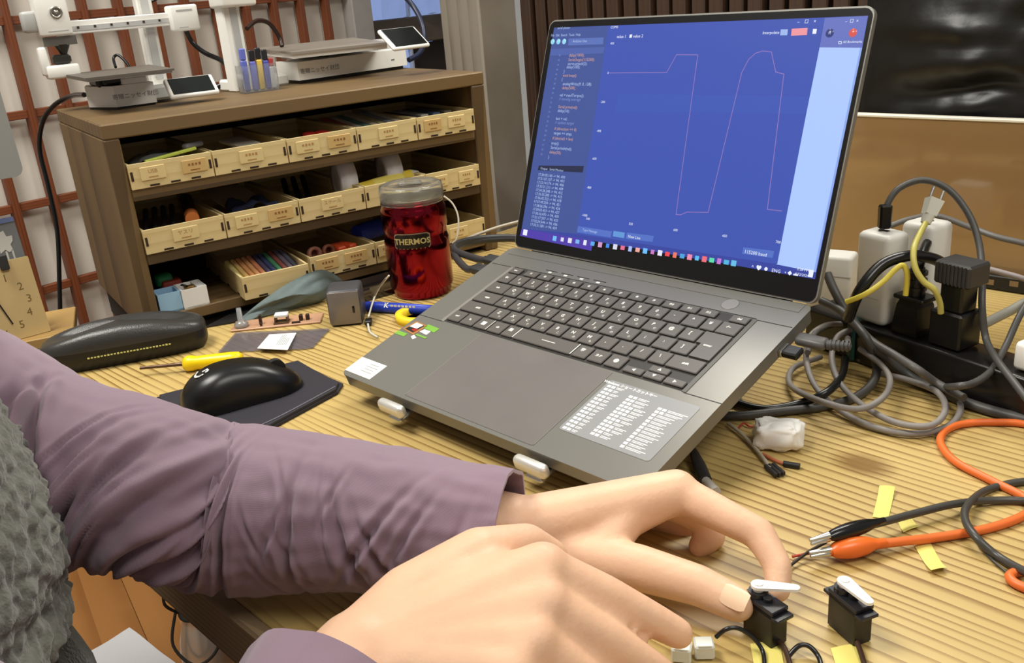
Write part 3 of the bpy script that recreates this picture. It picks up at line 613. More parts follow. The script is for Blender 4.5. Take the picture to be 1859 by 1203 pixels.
# seams, speaker strips, key well
b = MB()
b.box((.020, .2092, .0001), (.034, .0006, .0003)); b.box((.336, .2092, .0001), (.034, .0006, .0003)); b.box((.178, .2105, .0001), (.284, .0007, .0003))
b.box((.017, .1045, .0001), (.034, .0006, .0003)); b.box((.337, .1045, .0001), (.034, .0006, .0003))
obj('seams', b, pl('seam_black', (28, 26, 25), 0.6), lap)
b = MB(); b.prism(rrect(.0335, .1055, .3195, .2095, .002), 0.0, 0.0002); obj('key_well', b, pl('key_well_dark', (50, 47, 45), 0.5), lap)
M_sp = pl('speaker_strip', (138, 134, 128), 0.4, metal=0.2)
obj('speaker_strip', MB().box((.0345, .157, .0003), (.0045, .104, .0004)), M_sp, lap); obj('speaker_strip', MB().box((.3197, .157, .0003), (.0040, .104, .0004)), pl('speaker_strip_dark', (92, 90, 86), 0.5), lap)
b = MB(); b.prism(rrect(.094, .004, .2505, .1035, .003), 0.0, 0.00035); obj('touchpad', b, M_pad, lap)
b = MB(); b.box((.0938, .054, .00025), (.0007, .099, .0004)); b.box((.2506, .054, .00025), (.0005, .099, .0003)); obj('touchpad_edge', b, pl('pad_edge', (150, 146, 140), 0.3, metal=0.4), lap, kind='stuff')
b = MB(); b.lathe([(.0072, 0), (.0078, 0), (.0078, .0004), (.0072, .0004)], 28, X=TR(.287, .2225, 0)); obj('power_button', b, pl('pad_edge', (150, 146, 140), 0.3), lap)
b = MB()
for k in range(4):
    b.box((.083 + k * .021, .2165, .0002), (.0155, .0006, .0003)); 
    b.box((.083 + k * .021, .2137, .0002), (.004, .0022, .0003), mat=1)
obj('hot_key_marks', b, [pl('seam_black', (28, 26, 25), 0.6), LEG], lap)
rows = []
def row(y, h, items): rows.append((y, h, items))
x = 38
fk = [('esc', 38, 53)] + [('f%d' % (i + 1), 59 + i * 19.2, 59 + i * 19.2 + 16.6) for i in range(12)] + [('del', 300.5, 317)]
row(203, 9, fk)
n1 = [('半/', 38, 53.3)] + [(c, 55.3 + i * 19, 55.3 + i * 19 + 16.8) for i, c in enumerate('1234567890-^')] + [('¥', 283.2, 297.2), ('←', 298.2, 317)]
row(188.6, 15.8, n1)
row(170.6, 15.8, [('tab', 38, 63)] + [(c, 64.6 + i * 19, 64.6 + i * 19 + 16.8) for i, c in enumerate('QWERTYUIOP@[')])
row(152.4, 15.8, [('caps', 38, 67.8)] + [(c, 69.6 + i * 19, 69.6 + i * 19 + 16.8) for i, c in enumerate('ASDFGHJKL;:]')])
row(134.2, 15.8, [('shift', 38, 77.2)] + [(c, 79.0 + i * 19, 79.0 + i * 19 + 16.8) for i, c in enumerate('ZXCVBNM,./')] + [('\\', 269, 285.5), ('shift', 286.5, 317)])
row(115.8, 15.8, [('ctrl', 38, 55), ('fn', 57, 74), ('■', 76, 93), ('alt', 95, 112), ('無', 114, 128), ('—', 130, 199), ('変', 201, 216.5), ('カナ', 218.4, 235), ('●', 237, 254)])
kn = 0
kana = {'Q': 'た', 'W': 'て', 'E': 'い', 'R': 'す', 'T': 'か', 'Y': 'ん', 'U': 'な', 'I': 'に', 'O': 'ら', 'P': 'せ', 'A': 'ち', 'S': 'と', 'D': 'し', 'F': 'は', 'G': 'き', 'H': 'く', 'J': 'ま', 'K': 'の', 'L': 'り', 'Z': 'つ', 'X': 'さ', 'C': 'そ', 'V': 'ひ', 'B': 'こ', 'N': 'み', 'M': 'も', '1': 'ぬ', '2': 'ふ', '3': 'あ', '4': 'う', '5': 'え', '6': 'お', '7': 'や', '8': 'ゆ', '9': 'よ', '0': 'わ'}
def key(x0, x1, y, h, tx, poly=None, dbl=None):
    b = MB(); cx_, cy_ = (x0 + x1) / 2 * mm, y * mm; X = Matrix.Translation((cx_, cy_, 0))
    w = (x1 - x0) * mm; hh = h * mm
    if poly: b.prism([((p[0]) * mm - cx_, p[1] * mm - cy_) for p in poly], 0.0003, 0.0022)
    else: b.box((0, 0, 0.00125), (w, hh, 0.0019), 0.0006)
    k = obj('key', b, M_key, lap, X=X)
    b = MB(); Zt = 0.00225
    if tx == '●': b.lathe([(0.0, 0), (.0026, 0), (.0026, .00008), (0, .00008)], 16, X=Matrix.Translation((0, 0, Zt - 0.00004)))
    elif tx == '■': b.box((0, 0, Zt), (.0052, .0052, .0001))
    elif tx == '—': b.box((0.004, 0.0, Zt), (.016, .0007, .0001))
    else:
        small = len(tx) > 1 or h < 10
        b.text(tx, (.0036 if small else .0052), Matrix.Translation((-.001 if not small else 0, .0012 if not small else 0, Zt)), bold=0.00012)
        if tx in kana: b.text(kana[tx], .0034, Matrix.Translation((.0036, -.0042, Zt)))
    obj('legend', b, LEG, k)
for y, h, items in rows:
    for tx, x0, x1 in items: key(x0, x1, y, h, tx)
key(292.5, 317, 161.5, 34, 'enter', poly=[(292.6, 178.5), (292.6, 162.7), (297.6, 162.7), (297.6, 144.5), (317, 144.5), (317, 178.5)])
for x0, x1, y, tx in ((257.5, 276.5, 111.2, '◀'), (278, 296.5, 111.2, '▼'), (278, 296.5, 119.6, '▲'), (298, 317, 111.2, '▶')): key(x0, x1, y, 7.4, tx)
b = MB(); b.box((.1295, .1158, .0021), (.0008, .0150, .0006)); b.box((.2000, .1158, .0021), (.0008, .0150, .0006)); b.box((.0935, .1158, .0020), (.0005, .0150, .0006))
obj('lit_key_edges', b, pl('legend_white', (232, 232, 222), 0.5), lap)
# stickers on the palm rest
def dk(x, y): return LXI @ on(x, y, LO, ln)
S_W = pl('sticker_white', (232, 232, 228), 0.5); S_G = pl('sticker_green', (116, 168, 62), 0.45); S_GR = pl('sticker_grey', (150, 152, 150), 0.5)
b = MB(); b.prism([(0.0005, .0055), (.0395, .0055), (.0395, .0275), (.0005, .0275)], 0.0, .0004)
for k in range(4): b.box((.026, .012 + k * .0036, .00045), (.017 - (k % 2) * .004, .0008, .0001), mat=1)
obj('barcode_sticker', b, [S_W, S_GR], lap, label='white rectangular sticker on the left palm rest corner')
def px4(pts): return [tuple((dk(*p))[:2]) for p in pts]
b = MB(); b.prism(px4([(731, 597), (757, 583), (777, 592), (750, 608)])[::-1], 0.0, .0004); b.prism(px4([(736, 597), (757, 586), (771, 592), (750, 604)])[::-1], .0004, .0005, mat=1); b.prism(px4([(744, 593), (757, 586), (769, 591), (757, 597)])[::-1], .0005, .00058, mat=2); b.prism(px4([(747, 599), (753, 596), (760, 599), (753, 603)])[::-1], .0005, .00058, mat=3)
obj('processor_sticker', b, [pl('sticker_bronze', (160, 112, 66), 0.4), pl('sticker_black', (34, 30, 30), 0.4), S_W, pl('sticker_red', (150, 40, 30), 0.4)], lap, label='bronze framed square sticker left of the keyboard')
b = MB(); b.prism(px4([(768, 595), (778, 589), (798, 597), (788, 604)])[::-1], 0, .0004); b.prism(px4([(716, 605), (724, 600), (740, 606), (733, 611)])[::-1], 0, .0004)
b.prism(px4([(762, 602), (771, 598), (782, 602), (774, 608)])[::-1], 0, .0004, mat=1); b.prism(px4([(746, 611), (752, 608), (756, 613), (749, 616)])[::-1], 0, .0004, mat=1); b.prism(px4([(754, 608), (757, 606), (776, 613), (772, 615)])[::-1], 0, .0004)
obj('graphics_sticker', b, [S_G, S_W], lap, label='green and white sticker beside the bronze one')
# keyboard shortcut sheet
b = MB(); b.prism(rrect(.2555, .0285, .3425, .0950, .003), 0, .0003)
obj('shortcut_sheet', b, mat('translucent_sheet', (140, 141, 142), 0.32), lap, label='pale sheet of printed keyboard shortcuts on the right palm rest')
b = MB(); b.text('Windows ショートカットキー', .0040, Matrix.Translation((.278, .0916, .00036)), bold=0.0001)
for c_, (xs, nr, y0) in enumerate(((.258, 14, .0875), (.283, 13, .0835), (.313, 13, .0805))):
    for r_ in range(nr):
        y = y0 - r_ * (.0043 if c_ == 0 else .0040 if c_ == 1 else .0039); xx = xs
        rnd = random.Random(c_ * 31 + r_)
        nk = (2 if c_ == 0 else rnd.choice((2, 3)) if c_ == 1 else (2 if r_ < 2 else 1))
        for k in range(nk):
            b.box((xx + .0018, y, .00035), (.0034, .0026, .0001)); xx += .0044
        L_ = (rnd.uniform(.004, .008) if c_ == 0 else rnd.uniform(.008, .012) if c_ == 1 else rnd.uniform(.013, .018))
        b.box((xx + .0006 + L_ / 2, y + .0007, .00035), (L_, .0007, .0001)); b.box((xx + .0006 + L_ * .4, y - .0007, .00035), (L_ * .8, .0006, .0001))
obj('sheet_print', b, pl('print_white', (236, 236, 234), 0.5), lap)
# lid
LB = LO + lv * .241; LDX = frame(LB, lu, ll, lu.cross(ll)); LDL = LXI @ LDX; LDI = LDX.inverted()
ldn = lu.cross(ll)
b = MB(); b.prism(rrect(.0045, .002, .3555, .2405, .008), -.006, -.0006, smooth=True); lid = obj('lid', b, pl('lid_grey_metal', (150, 148, 142), 0.35, metal=0.5), lap, X=LDL)
b = MB(); b.prism(rrect(.0058, .0035, .3542, .2388, .007), -.0006, .0002, smooth=True); obj('bezel', b, pl('bezel_black', (14, 14, 15), 0.25), lid)
b = MB(); b.cone((.03, -.003, -.006), (.33, -.003, -.006), .006, .006, 14); obj('hinge', b, pl('hinge_black', (22, 22, 22), 0.4), lid)
# the lit screen: a projective map from the photo's screen corners onto the panel
SX0, SX1, SY0, SY1 = .0125, .3510, .0225, .2325
src = [(1003, 47), (1567, 33), (1484, 521), (953, 407)]; dst = [(SX0, SY1), (SX1, SY1), (SX1, SY0), (SX0, SY0)]
Am = []; bv = []
for (x, y), (X_, Y_) in zip(src, dst): Am += [[x, y, 1, 0, 0, 0, -X_ * x, -X_ * y], [0, 0, 0, x, y, 1, -Y_ * x, -Y_ * y]]; bv += [X_, Y_]
Hm = np.append(np.linalg.solve(np.array(Am, float), np.array(bv)), 1).reshape(3, 3)
def S(x, y): q_ = Hm @ np.array([x, y, 1.0]); return (q_[0] / q_[2], q_[1] / q_[2])
def sq(b, pts, z, mi=0): P = [S(*p) for p in pts]; b.add([(p[0], p[1], z) for p in P], [tuple(range(len(P)))[::-1]], mi)
def sline(b, pts, w, z, mi=0):
    P = [Vector(S(*p)) for p in pts]
    for a_, c_ in zip(P[:-1], P[1:]):
        d_ = (c_ - a_); 
        if d_.length < 1e-7: continue
        n_ = Vector((-d_.y, d_.x)).normalized() * w / 2; e_ = d_.normalized() * w / 2; a2 = a_ - e_; c2 = c_ + e_
        b.add([(a2.x + n_.x, a2.y + n_.y, z), (a2.x - n_.x, a2.y - n_.y, z), (c2.x - n_.x, c2.y - n_.y, z), (c2.x + n_.x, c2.y + n_.y, z)], [(0, 1, 2, 3)], mi)
E_ = lambda n, c, s=1.0: emis('screen_' + n, c, s)
b = MB(); b.add([(SX0, SY0, .00030), (SX1, SY0, .00030), (SX1, SY1, .00030), (SX0, SY1, .00030)], [(0, 1, 2, 3)])
scr = obj('screen', b, E_('taskbar_blue', (50, 66, 158)), lap, label='lit screen showing a code editor and a plotted curve', X=LDL)
# editor window at left
b = MB(); sq(b, [(1003, 47), (1098, 45), (1050, 420), (953, 407)], .00034, 0); sq(b, [(998, 85), (1092, 83), (1090, 94), (997, 97)], .00036, 1); sq(b, [(1029, 67), (1090, 66), (1089, 78), (1028, 79)], .00036, 2); sq(b, [(981, 294), (1060, 297), (1058, 309), (979, 302)], .00036, 3)
obj('editor_window', b, [E_('editor', (62, 82, 150)), E_('editor_tab', (74, 96, 168)), E_('field', (88, 112, 184)), E_('bar_dark', (26, 34, 66))], scr)
M_tx = E_('text_pale', (176, 196, 238)); M_or = E_('text_orange', (206, 160, 140)); M_wh = E_('text_white', (236, 242, 255)); M_tl = E_('text_dim', (120, 144, 204))
def stx(b, body, x, y, size, mi=0, align='LEFT', z=.00042):
    P = S(x, y); Q = S(x + 10, y + 1.2 if False else y)
    b.text(body, size, Matrix.Translation((P[0], P[1], z)), mi, align)
b = MB()
stx(b, 'File  Edit  Sketch  Tools  Help', 998, 61, .0034); stx(b, 'serial plotter', 1009, 48, .0034)
for k in range(3):
    P = S(1001 + k * 10, 72); b.lathe([(0, 0), (.0028, 0), (.0028, .00004), (0, .00004)], 14, 3, X=Matrix.Translation((P[0], P[1], .0004)))
stx(b, 'Wio Terminal' if False else 'Arduino Uno', 1036, 72, .0036)
code = [(1030, 97, 'delay(1000);', 1), (1029, 105, 'Serial.begin(115200);', 1), (1028, 112, 'servo.attach(2);', 0), (1026, 118, 'delay(100);', 0), (1021, 126, '}', 0), (1020, 133, 'void loop()', 1), (1018, 140, '{', 0), (1020, 148, 'analogWrite(9, 0, 128);', 0), (1019, 155, 'delay(500);', 1), (1015, 168, 'val = readTorque();', 0), (1014, 175, '// moving average', 2), (1013, 189, 'Serial.print(val);', 1), (1012, 196, 'delay(10);', 0), (1009, 210, 'last = val;', 0), (1008, 217, '// update target', 2), (1007, 228, 'if (direction == 0)', 1), (1006, 236, 'target += step;', 0), (1004, 245, 'if (abs(val) > lim)', 1), (1002, 254, 'stop();', 0), (1001, 262, 'Serial.println(val);', 0), (999, 270, 'delay(20);', 1), (997, 279, '}', 0)]
for (x, y, t, mi) in code: stx(b, t, x, y, .0042, mi)
for k in range(22): stx(b, str(42 + k), 1012 - k * 1.35, 97 + k * 8.4, .0028, 2)
for k in range(14): stx(b, '17:3%d:%02d.%d -> 94, %d' % (k % 10, (k * 7) % 60, 100 + k * 37, 400 + k * 3), 980 - k * .95, 310 + k * 6.9, .0040, 0)
stx(b, 'Output   Serial Monitor', 984, 299, .0034, 0)
obj('editor_text', b, [M_tx, M_or, M_tl, E_('icon_cyan', (150, 214, 240))], scr)
# plotter window
b = MB(); sq(b, [(1098, 45), (1487, 36), (1413, 490), (1050, 420)], .00036, 0)
sq(b, [(1119, 168), (1462, 180), (1457, 212), (1112, 200)], .00038, 1)
obj('plotter_window', b, [E_('plotter', (58, 82, 176)), E_('plotter_band', (58, 85, 179))], scr)
b = MB(); sline(b, [(1100, 130), (1203, 131), (1220, 99), (1258, 100), (1226, 391), (1234, 392), (1246, 387), (1284, 389), (1338, 134), (1350, 110), (1362, 99), (1375, 95), (1391, 97), (1400, 134), (1415, 138), (1392, 387), (1418, 391)], .0006, .00040)
obj('plotted_curve', b, E_('curve', (150, 120, 186)), scr)
b = MB()
stx(b, 'value 1   ■ value 2', 1113, 65, .0042, 0)
for (x, y, t) in ((1102, 77, '400'), (1098, 130, '0'), (1087, 182, '-200'), (1081, 234, '-400'), (1074, 284, '-600'), (1066, 336, '-800'), (1058, 386, '-1000'), (1066, 393, '500'), (1142, 405, '550'), (1222, 419, '600'), (1311, 433, '650'), (1409, 448, '700')): stx(b, t, x, y, .0032, 0)
stx(b, 'Interpolate', 1374, 62, .0036, 0); stx(b, 'COM5', 1102, 48, .0034, 0); stx(b, '–    □    ×', 1437, 43, .0040, 0)
stx(b, 'Type Message', 1060, 413, .0034, 1); stx(b, 'New Line', 1141, 428, .0038, 0); stx(b, '115200 baud', 1352, 464, .0042, 0)
obj('plotter_text', b, [M_wh, M_tx], scr, kind='stuff')
b = MB(); sq(b, [(1427, 55), (1456, 54), (1455, 67), (1426, 68)], .00039, 0); sq(b, [(1407, 56), (1420, 56), (1419, 67), (1406, 67)], .00039, 1); sq(b, [(1466, 56), (1473, 56), (1472, 65), (1465, 65)], .00039, 2)
sq(b, [(1052, 406), (1112, 418), (1110, 429), (1050, 417)], .00038, 3); sq(b, [(1115, 417), (1135, 421), (1134, 431), (1114, 427)], .00039, 4); sq(b, [(1139, 421), (1187, 429), (1185, 440), (1137, 432)], .00038, 3); sq(b, [(1350, 456), (1407, 465), (1404, 478), (1348, 468)], .00038, 3)
obj('plotter_buttons', b, [E_('stop_red', (238, 150, 160)), E_('toggle', (156, 182, 236)), M_wh, E_('field_blue', (82, 112, 196)), E_('send', (96, 150, 216))], scr, kind='stuff')
# pale window at right
b = MB(); sq(b, [(1487, 36), (1567, 33), (1558, 92), (1479, 90)], .00034, 0); sq(b, [(1479, 90), (1554, 92), (1481, 507), (1411, 490)], .00035, 1); sq(b, [(1554, 92), (1558, 92), (1485, 508), (1481, 507)], .00036, 2)
P = S(1540, 64); b.lathe([(0, 0), (.0034, 0), (.0034, .00004), (0, .00004)], 16, 3, X=Matrix.Translation((P[0], P[1], .00036)))
P = S(1497, 64); b.lathe([(0, 0), (.0036, 0), (.0036, .00004), (0, .00004)], 16, 4, X=Matrix.Translation((P[0], P[1], .00036)))
stx(b, 'All Bookmarks', 1522, 81, .0027, 5, z=.0004); stx(b, '–  □  ×', 1525, 43, .0036, 5, z=.0004); stx(b, '★', 1493, 64, .0036, 5, z=.0004)
sline(b, [(1514, 80), (1519, 80), (1519, 84), (1514, 84), (1514, 80)], .0004, .0004, 5)
obj('browser_window', b, [E_('browser_bar', (98, 112, 190)), E_('browser_page', (172, 200, 255)), E_('scroll_edge', (140, 170, 236)), E_('profile_red', (220, 90, 84)), E_('dark_round', (54, 66, 124)), M_wh], scr)
# taskbar
b = MB(); sq(b, [(953, 407), (1080, 434), (1076, 452), (950, 420)], .00034, 0)
cols = [(110, 190, 240), (220, 220, 240), (230, 230, 240), (120, 180, 240), (230, 236, 245), (90, 170, 240), (210, 150, 200), (60, 140, 240), (220, 220, 240), (230, 110, 150), (170, 190, 250), (240, 170, 160), (110, 190, 250), (200, 120, 200), (230, 230, 250), (240, 70, 80), (240, 120, 100), (70, 160, 220), (240, 140, 170), (90, 190, 240), (240, 110, 120), (90, 220, 170), (200, 120, 210), (80, 180, 220), (100, 190, 230)]
cm = []
for k, c3 in enumerate(cols):
    x = 1011 + (1333 - 1011) * k / 24; y = 427 + (485 - 427) * k / 24
    P = S(x, y); b.box((P[0], P[1], .00037), (.0050 - .001 * (k % 3 == 1), .0050 - .001 * (k % 2), .00006), mat=k + 1); cm.append(E_('icon_%d' % k, c3))
stx(b, '^  ♥  ●   ENG   ▾ ◆ ▬', 1366, 493, .0042, 26, z=.0004)
stx(b, '5:28 PM', 1450, 500, .0033, 26, z=.0004); stx(b, '4/12/2024', 1446, 509, .0031, 26, z=.0004)
P = S(958, 414); b.box((P[0] + .001, P[1], .00037), (.006, .006, .00006), mat=26); P = S(1476, 510); b.box((P[0], P[1], .00037), (.004, .006, .00006), mat=26)
obj('taskbar', b, [E_('taskbar_violet', (76, 56, 168))] + cm + [M_wh], scr)
# stand with two front hooks
h1_, h2_ = dk(712, 738), dk(965, 838)
lst = thing('laptop_stand', 'folding aluminium laptop stand whose two silver front hooks hold the laptop', 'stand', LX)
for hk in (dk(706, 726), dk(962, 828)):
    b = MB(); b.box((hk.x, .10, -.0200), (.018, .22, .004), 0.0015); obj('arm', b, SILVER, lst)
    b = MB(); b.box((hk.x, -.0078, -.0085), (.034, .0095, .0125), .0046, 4); b.box((hk.x, -.001, -.0200), (.016, .012, .004), .0015, 2); b.box((hk.x, -.0065, -.017), (.016, .004, .010), .0015, 2); obj('front_hook', b, pl('hook_silver', (222, 220, 214), 0.3, metal=0.5), lst)
bi = LXI @ Matrix.Identity(4)
for hx in (.075, .27):
    p0 = LXI @ Vector(LX @ Vector((hx, .16, -.022))); top = LX @ Vector((hx, .17, -.0225)); bot = Vector((top.x + lv0.x * .03, top.y + lv0.y * .03, .005)); front = LX @ Vector((hx, .03, -.021)); 
    b = MB(); b.cone(LXI @ top, LXI @ bot, .005, .005, 10); obj('strut', b, SILVER, lst)
bc = (LX @ Vector((.177, .13, 0))); bc.z = 0.002
b = MB(); b.box((0, 0, 0), (.24, .19, .004), .0018, 2); obj('base_plate', b, pl('stand_base', (150, 148, 142), 0.4, metal=0.5), lst, X=LXI @ frame(bc, lu, lv0, ZX))
for hx in (.075, .27):
    p = LX @ Vector((hx, .035, -.0195)); b = MB(); q0 = LXI @ Vector((p.x, p.y, .003)); b.cone(q0, LXI @ Vector((p.x, p.y, p.z - .003)), .005, .005, 10); obj('front_pivot', b, SILVER, lst)
# ---------------------------------------------------------------- left part of the bench
def yawpx(a, b, z=0.0): A_, B_ = at(*a, z), at(*b, z); return math.atan2(B_.y - A_.y, B_.x - A_.x)
# insulated can
tp = at(768, 529); TX = Matrix.Translation(tp)
can = thing('insulated_can', 'metallic red insulated can with a clear lid on the table in front of the shelves', 'can', TX)
M_red = mat('metallic_red', (130, 4, 30), 0.15, metal=1.0, coat=0.25)
b = MB(); b.lathe([(.0, 0), (.0345, 0), (.0365, .0015), (.0375, .004), (.0375, .007), (.0395, .010), (.0408, .014), (.0412, .060), (.0410, .072), (.0398, .0765), (.0392, .079), (.0392, .083), (.0398, .086), (.0408, .089), (.0410, .108), (.0405, .112), (.0390, .1145), (.0382, .117), (.0385, .122), (.0380, .1245)], 48); obj('body', b, M_red, can)
b = MB(); b.lathe([(.0, .1248), (.0375, .1248), (.0382, .1254), (.0375, .126), (0, .126)], 40); obj('steel_rim', b, pl('steel_rim', (190, 184, 170), 0.25, metal=0.9), can)
b = MB(); b.lathe([(.0392, .119), (.0398, .120), (.0402, .135), (.0388, .1405), (.034, .1425), (.030, .1405), (.0, .1395), (.0, .1380), (.029, .1387), (.034, .1402), (.0375, .1380), (.0384, .134), (.0384, .119), (.0392, .119)], 48); b.box((0, -.004, .1420), (.030, .012, .005), .0022, 2)
obj('clear_lid', b, pl('lid_clear', (240, 238, 230), 0.08, trans=0.93, ior=1.3), can)
A_ = math.atan2(-tp.y, -tp.x) - 0.15
# badge on the side facing the camera, bent to the body
def band(x0, x1, z0, z1, r, n=14): 
    return lambda u, v: Vector((r * math.cos(A_ + (x0 + (x1 - x0) * u) / r), r * math.sin(A_ + (x0 + (x1 - x0) * u) / r), z0 + (z1 - z0) * v))
def wrap(mbt, r):
    o = MB(); o.f = mbt.f; o.m = mbt.m; o.s = mbt.s
    o.v = [((r + p[2]) * math.cos(A_ + p[0] / r), (r + p[2]) * math.sin(A_ + p[0] / r), p[1]) for p in mbt.v]; return o
def curved(poly, z0, z1, r, nx=16):
    xs = [p[0] for p in poly]; b2 = MB()
    x0, x1 = min(xs), max(xs); ys = [p[1] for p in poly]; y0, y1 = min(ys), max(ys)
    b2.grid(lambda u, v: Vector((x0 + (x1 - x0) * u, y0 + (y1 - y0) * v, z1)), nx, 2, smooth=False)
    return b2
bz = .0775
for nm, w, h, off, m_ in (('badge_rim', .0460, .0200, .0008, pl('badge_rim', (176, 150, 130), 0.3, metal=0.7)), ('badge', .0430, .0172, .0013, pl('badge_black', (26, 22, 20), 0.25))):
    b2 = MB(); P_ = rrect(-w / 2, bz - h / 2, w / 2, bz + h / 2, .004, 4)
    cols_ = 18
    b2.grid(lambda u, v: Vector(((u - .5) * w * (1.0), bz + (v - .5) * h * (1 - .25 * max(0, abs(2 * u - 1) - .86) / .14), off)), cols_, 6, smooth=True)
    b2.grid(lambda u, v: Vector(((u - .5) * w, bz + (v - .5) * h * (1 - .25 * max(0, abs(2 * u - 1) - .86) / .14), -.002 if True else 0)), cols_, 6, smooth=True)
    obj(nm, wrap(b2, .0402), m_, can)
b2 = MB(); b2.text('THERMOS', .0098, Matrix.Translation((0, bz - .0002, .0016)), bold=.0003)
obj('badge_lettering', wrap(b2, .0402), pl('badge_gold', (196, 182, 128), 0.35, metal=0.4), can)
# mouse pad and mouse
pdz = .006
pts = [at(*p, pdz) for p in ((283, 716), (542, 652), (596, 680), (622, 691), (612, 706), (500, 766), (440, 800), (330, 800))]
cxm = sum(pts, Vector()) / len(pts)
b = MB(); b.prism([(p.x, p.y) for p in pts][::-1], .0006, .0032)
pad = obj('mouse_pad', b, mat('pad_black', (38, 36, 42), 0.65, bump=0.1, bs=900), None, 'black folded mouse pad with curled edges under the black mouse', 'mouse pad')
b = MB(); pin = [cxm + (p - cxm) * (.97 if i not in (2, 3) else .94) for i, p in enumerate(pts)]; b.prism([(p.x - pad.location.x, p.y - pad.location.y) for p in pin][::-1], .0026, .0054)
obj('upper_layer', b, mat('pad_black2', (44, 42, 50), 0.55, bump=0.1, bs=900), pad)
b = MB(); b.tube([at(425, 792, .0062) - pad.location, at(505, 757, .0062) - pad.location, at(608, 702, .0062) - pad.location], .0009, 6); obj('edge_piping', b, pl('pad_piping', (92, 90, 98), 0.4), pad)
mA, mB = at(338, 742, .012), at(546, 684, .012); MY = math.atan2(mB.y - mA.y, mB.x - mA.x); mc = (mA + mB) / 2; ML = (mB - mA).length * 1.05
MX = Matrix.Translation((mc.x - .004, mc.y + .004, .0056)) @ Matrix.Rotation(MY, 4, 'Z')
mo = thing('mouse', 'black wireless mouse with a white round G mark on the black pad', 'mouse', MX)
M_mouse = mat('mouse_black', (17, 17, 17), 0.30, bump=0.04, bs=2500)
def mouse_surf(u, v):      # u around, v bottom to top
    t = 2 * PI * u; ct_, st_ = math.cos(t), math.sin(t)
    k = 2.6
    rx = ML / 2 * math.copysign(abs(ct_) ** (2 / k), ct_); ry = .0315 * math.copysign(abs(st_) ** (2 / k), st_)
    ry *= 1 - .10 * math.exp(-((ct_ + 0.0) / .35) ** 2)
    s_ = math.sin(v * PI / 2); c_ = math.cos(v * PI / 2) ** 0.62 if v < 1 else 0
    x = rx * c_; y = ry * (c_ ** 1.0)
    hx = (x / (ML / 2))
    H = .0385 * (1 - .42 * max(0, hx + .15) ** 1.7 - .30 * max(0, -hx - .25) ** 2.0)
    z = H * (s_ ** 0.85)
    return Vector((x, y, z + .0005))
b = MB(); b.grid(mouse_surf, 48, 18, cu=True); obj('shell', b, M_mouse, mo)
def mtop(x, y, e=0.0003):
    # height of the shell above (x, y): search v
    r = math.hypot(x / (ML / 2), y / .0315); lo, hi = 0, 1
    t = math.atan2(y / .0315, x / (ML / 2))
    best = None
    for i in range(60):
        v = i / 60; p = mouse_surf((t / (2 * PI)) % 1, v); rr = math.hypot(p.x / (ML / 2), p.y / .0315)
        if best is None or abs(rr - r) < best[0]: best = (abs(rr - r), p.z)
    return best[1] + e
b = MB(); b.cone((.036, -.0035, .0205), (.036, .0035, .0205), .0095, .0095, 20); obj('scroll_wheel', b, pl('wheel_rubber', (30, 30, 30), 0.6), mo)
b = MB()
b.grid(lambda u, v: Vector((.018 + u * .036, (v - .5) * .0010, mtop(.018 + u * .036, 0, .0004))), 10, 2); obj('button_gap', b, pl('gap_black', (5, 5, 5), 0.8), mo)
b = MB()
g0 = (-.033, .001)
def onm(px_, py_): return Vector((g0[0] + px_, g0[1] + py_, mtop(g0[0] + px_, g0[1] + py_, .0006)))
def seg(pts, w):
    for i in range(len(pts) - 1):
        a_, c_ = Vector(pts[i]), Vector(pts[i + 1]); d_ = (c_ - a_).normalized(); n_ = Vector((-d_.y, d_.x)) * w / 2
        q_ = [onm(*(a_ + n_)), onm(*(a_ - n_)), onm(*(c_ - n_)), onm(*(c_ + n_))]; b.add(q_, [(0, 1, 2, 3)])
arc = [(.0065 * math.cos(math.radians(t)), .0065 * math.sin(math.radians(t))) for t in range(110, 271, 16)]
seg(arc, .0022)
seg([(.0005, -.0002), (.0062, -.0002)], .0022); seg([(.0052, -.0006), (.0052, -.0052), (.0022, -.0052)], .0020)
obj('round_mark', b, pl('mark_white', (214, 214, 210), 0.4), mo)
# spectacle case
cA, cB = at(66, 694), at(378, 640); yw = math.atan2(cB.y - cA.y, cB.x - cA.x); CLn = .178
cc = at(222, 660) + Vector((0, .022, 0)); CSX = Matrix.Translation((cc.x, cc.y, 0)) @ Matrix.Rotation(yw + .03, 4, 'Z')
case = thing('spectacle_case', 'black hard spectacle case with a grey curved top and tiny yellow lettering', 'case', CSX)
def case_surf(z0, z1, bulge, w):
    def fn(u, v):
        t = 2 * PI * u; ct_, st_ = math.cos(t), math.sin(t); k = 4.5
        x = CLn / 2 * math.copysign(abs(ct_) ** (2 / k), ct_); y = w / 2 * math.copysign(abs(st_) ** (2 / 3.2), st_)
        e = math.sin(v * PI / 2) ** .8; c_ = math.cos(v * PI / 2) ** .45 if v < 1 else 0
        prof = 1 - .45 * (x / (CLn / 2)) ** 2
        return Vector((x * (1 - .06 * (1 - c_)) * (c_ ** .25 if c_ > 0 else 0), y * c_, z0 + (z1 - z0) * e * (prof if bulge else 1)))
    return fn
b = MB(); b.grid(case_surf(.020, .046, True, .062), 56, 14, cu=True); obj('upper_shell', b, mat('case_grey', (52, 51, 50), 0.30, bump=0.15, bs=700), case)
b = MB()
def lower(u, v):
    t = 2 * PI * u; ct_, st_ = math.cos(t), math.sin(t); k = 4.5
    x = CLn / 2 * math.copysign(abs(ct_) ** (2 / k), ct_); y = .031 * math.copysign(abs(st_) ** (2 / 3.2), st_)
    e = .82 + .18 * min(1, v * 2.0) if v < .5 else 1.0
    return Vector((x * (.95 + .05 * min(1, v * 3)), y * e, .001 + .0225 * v))
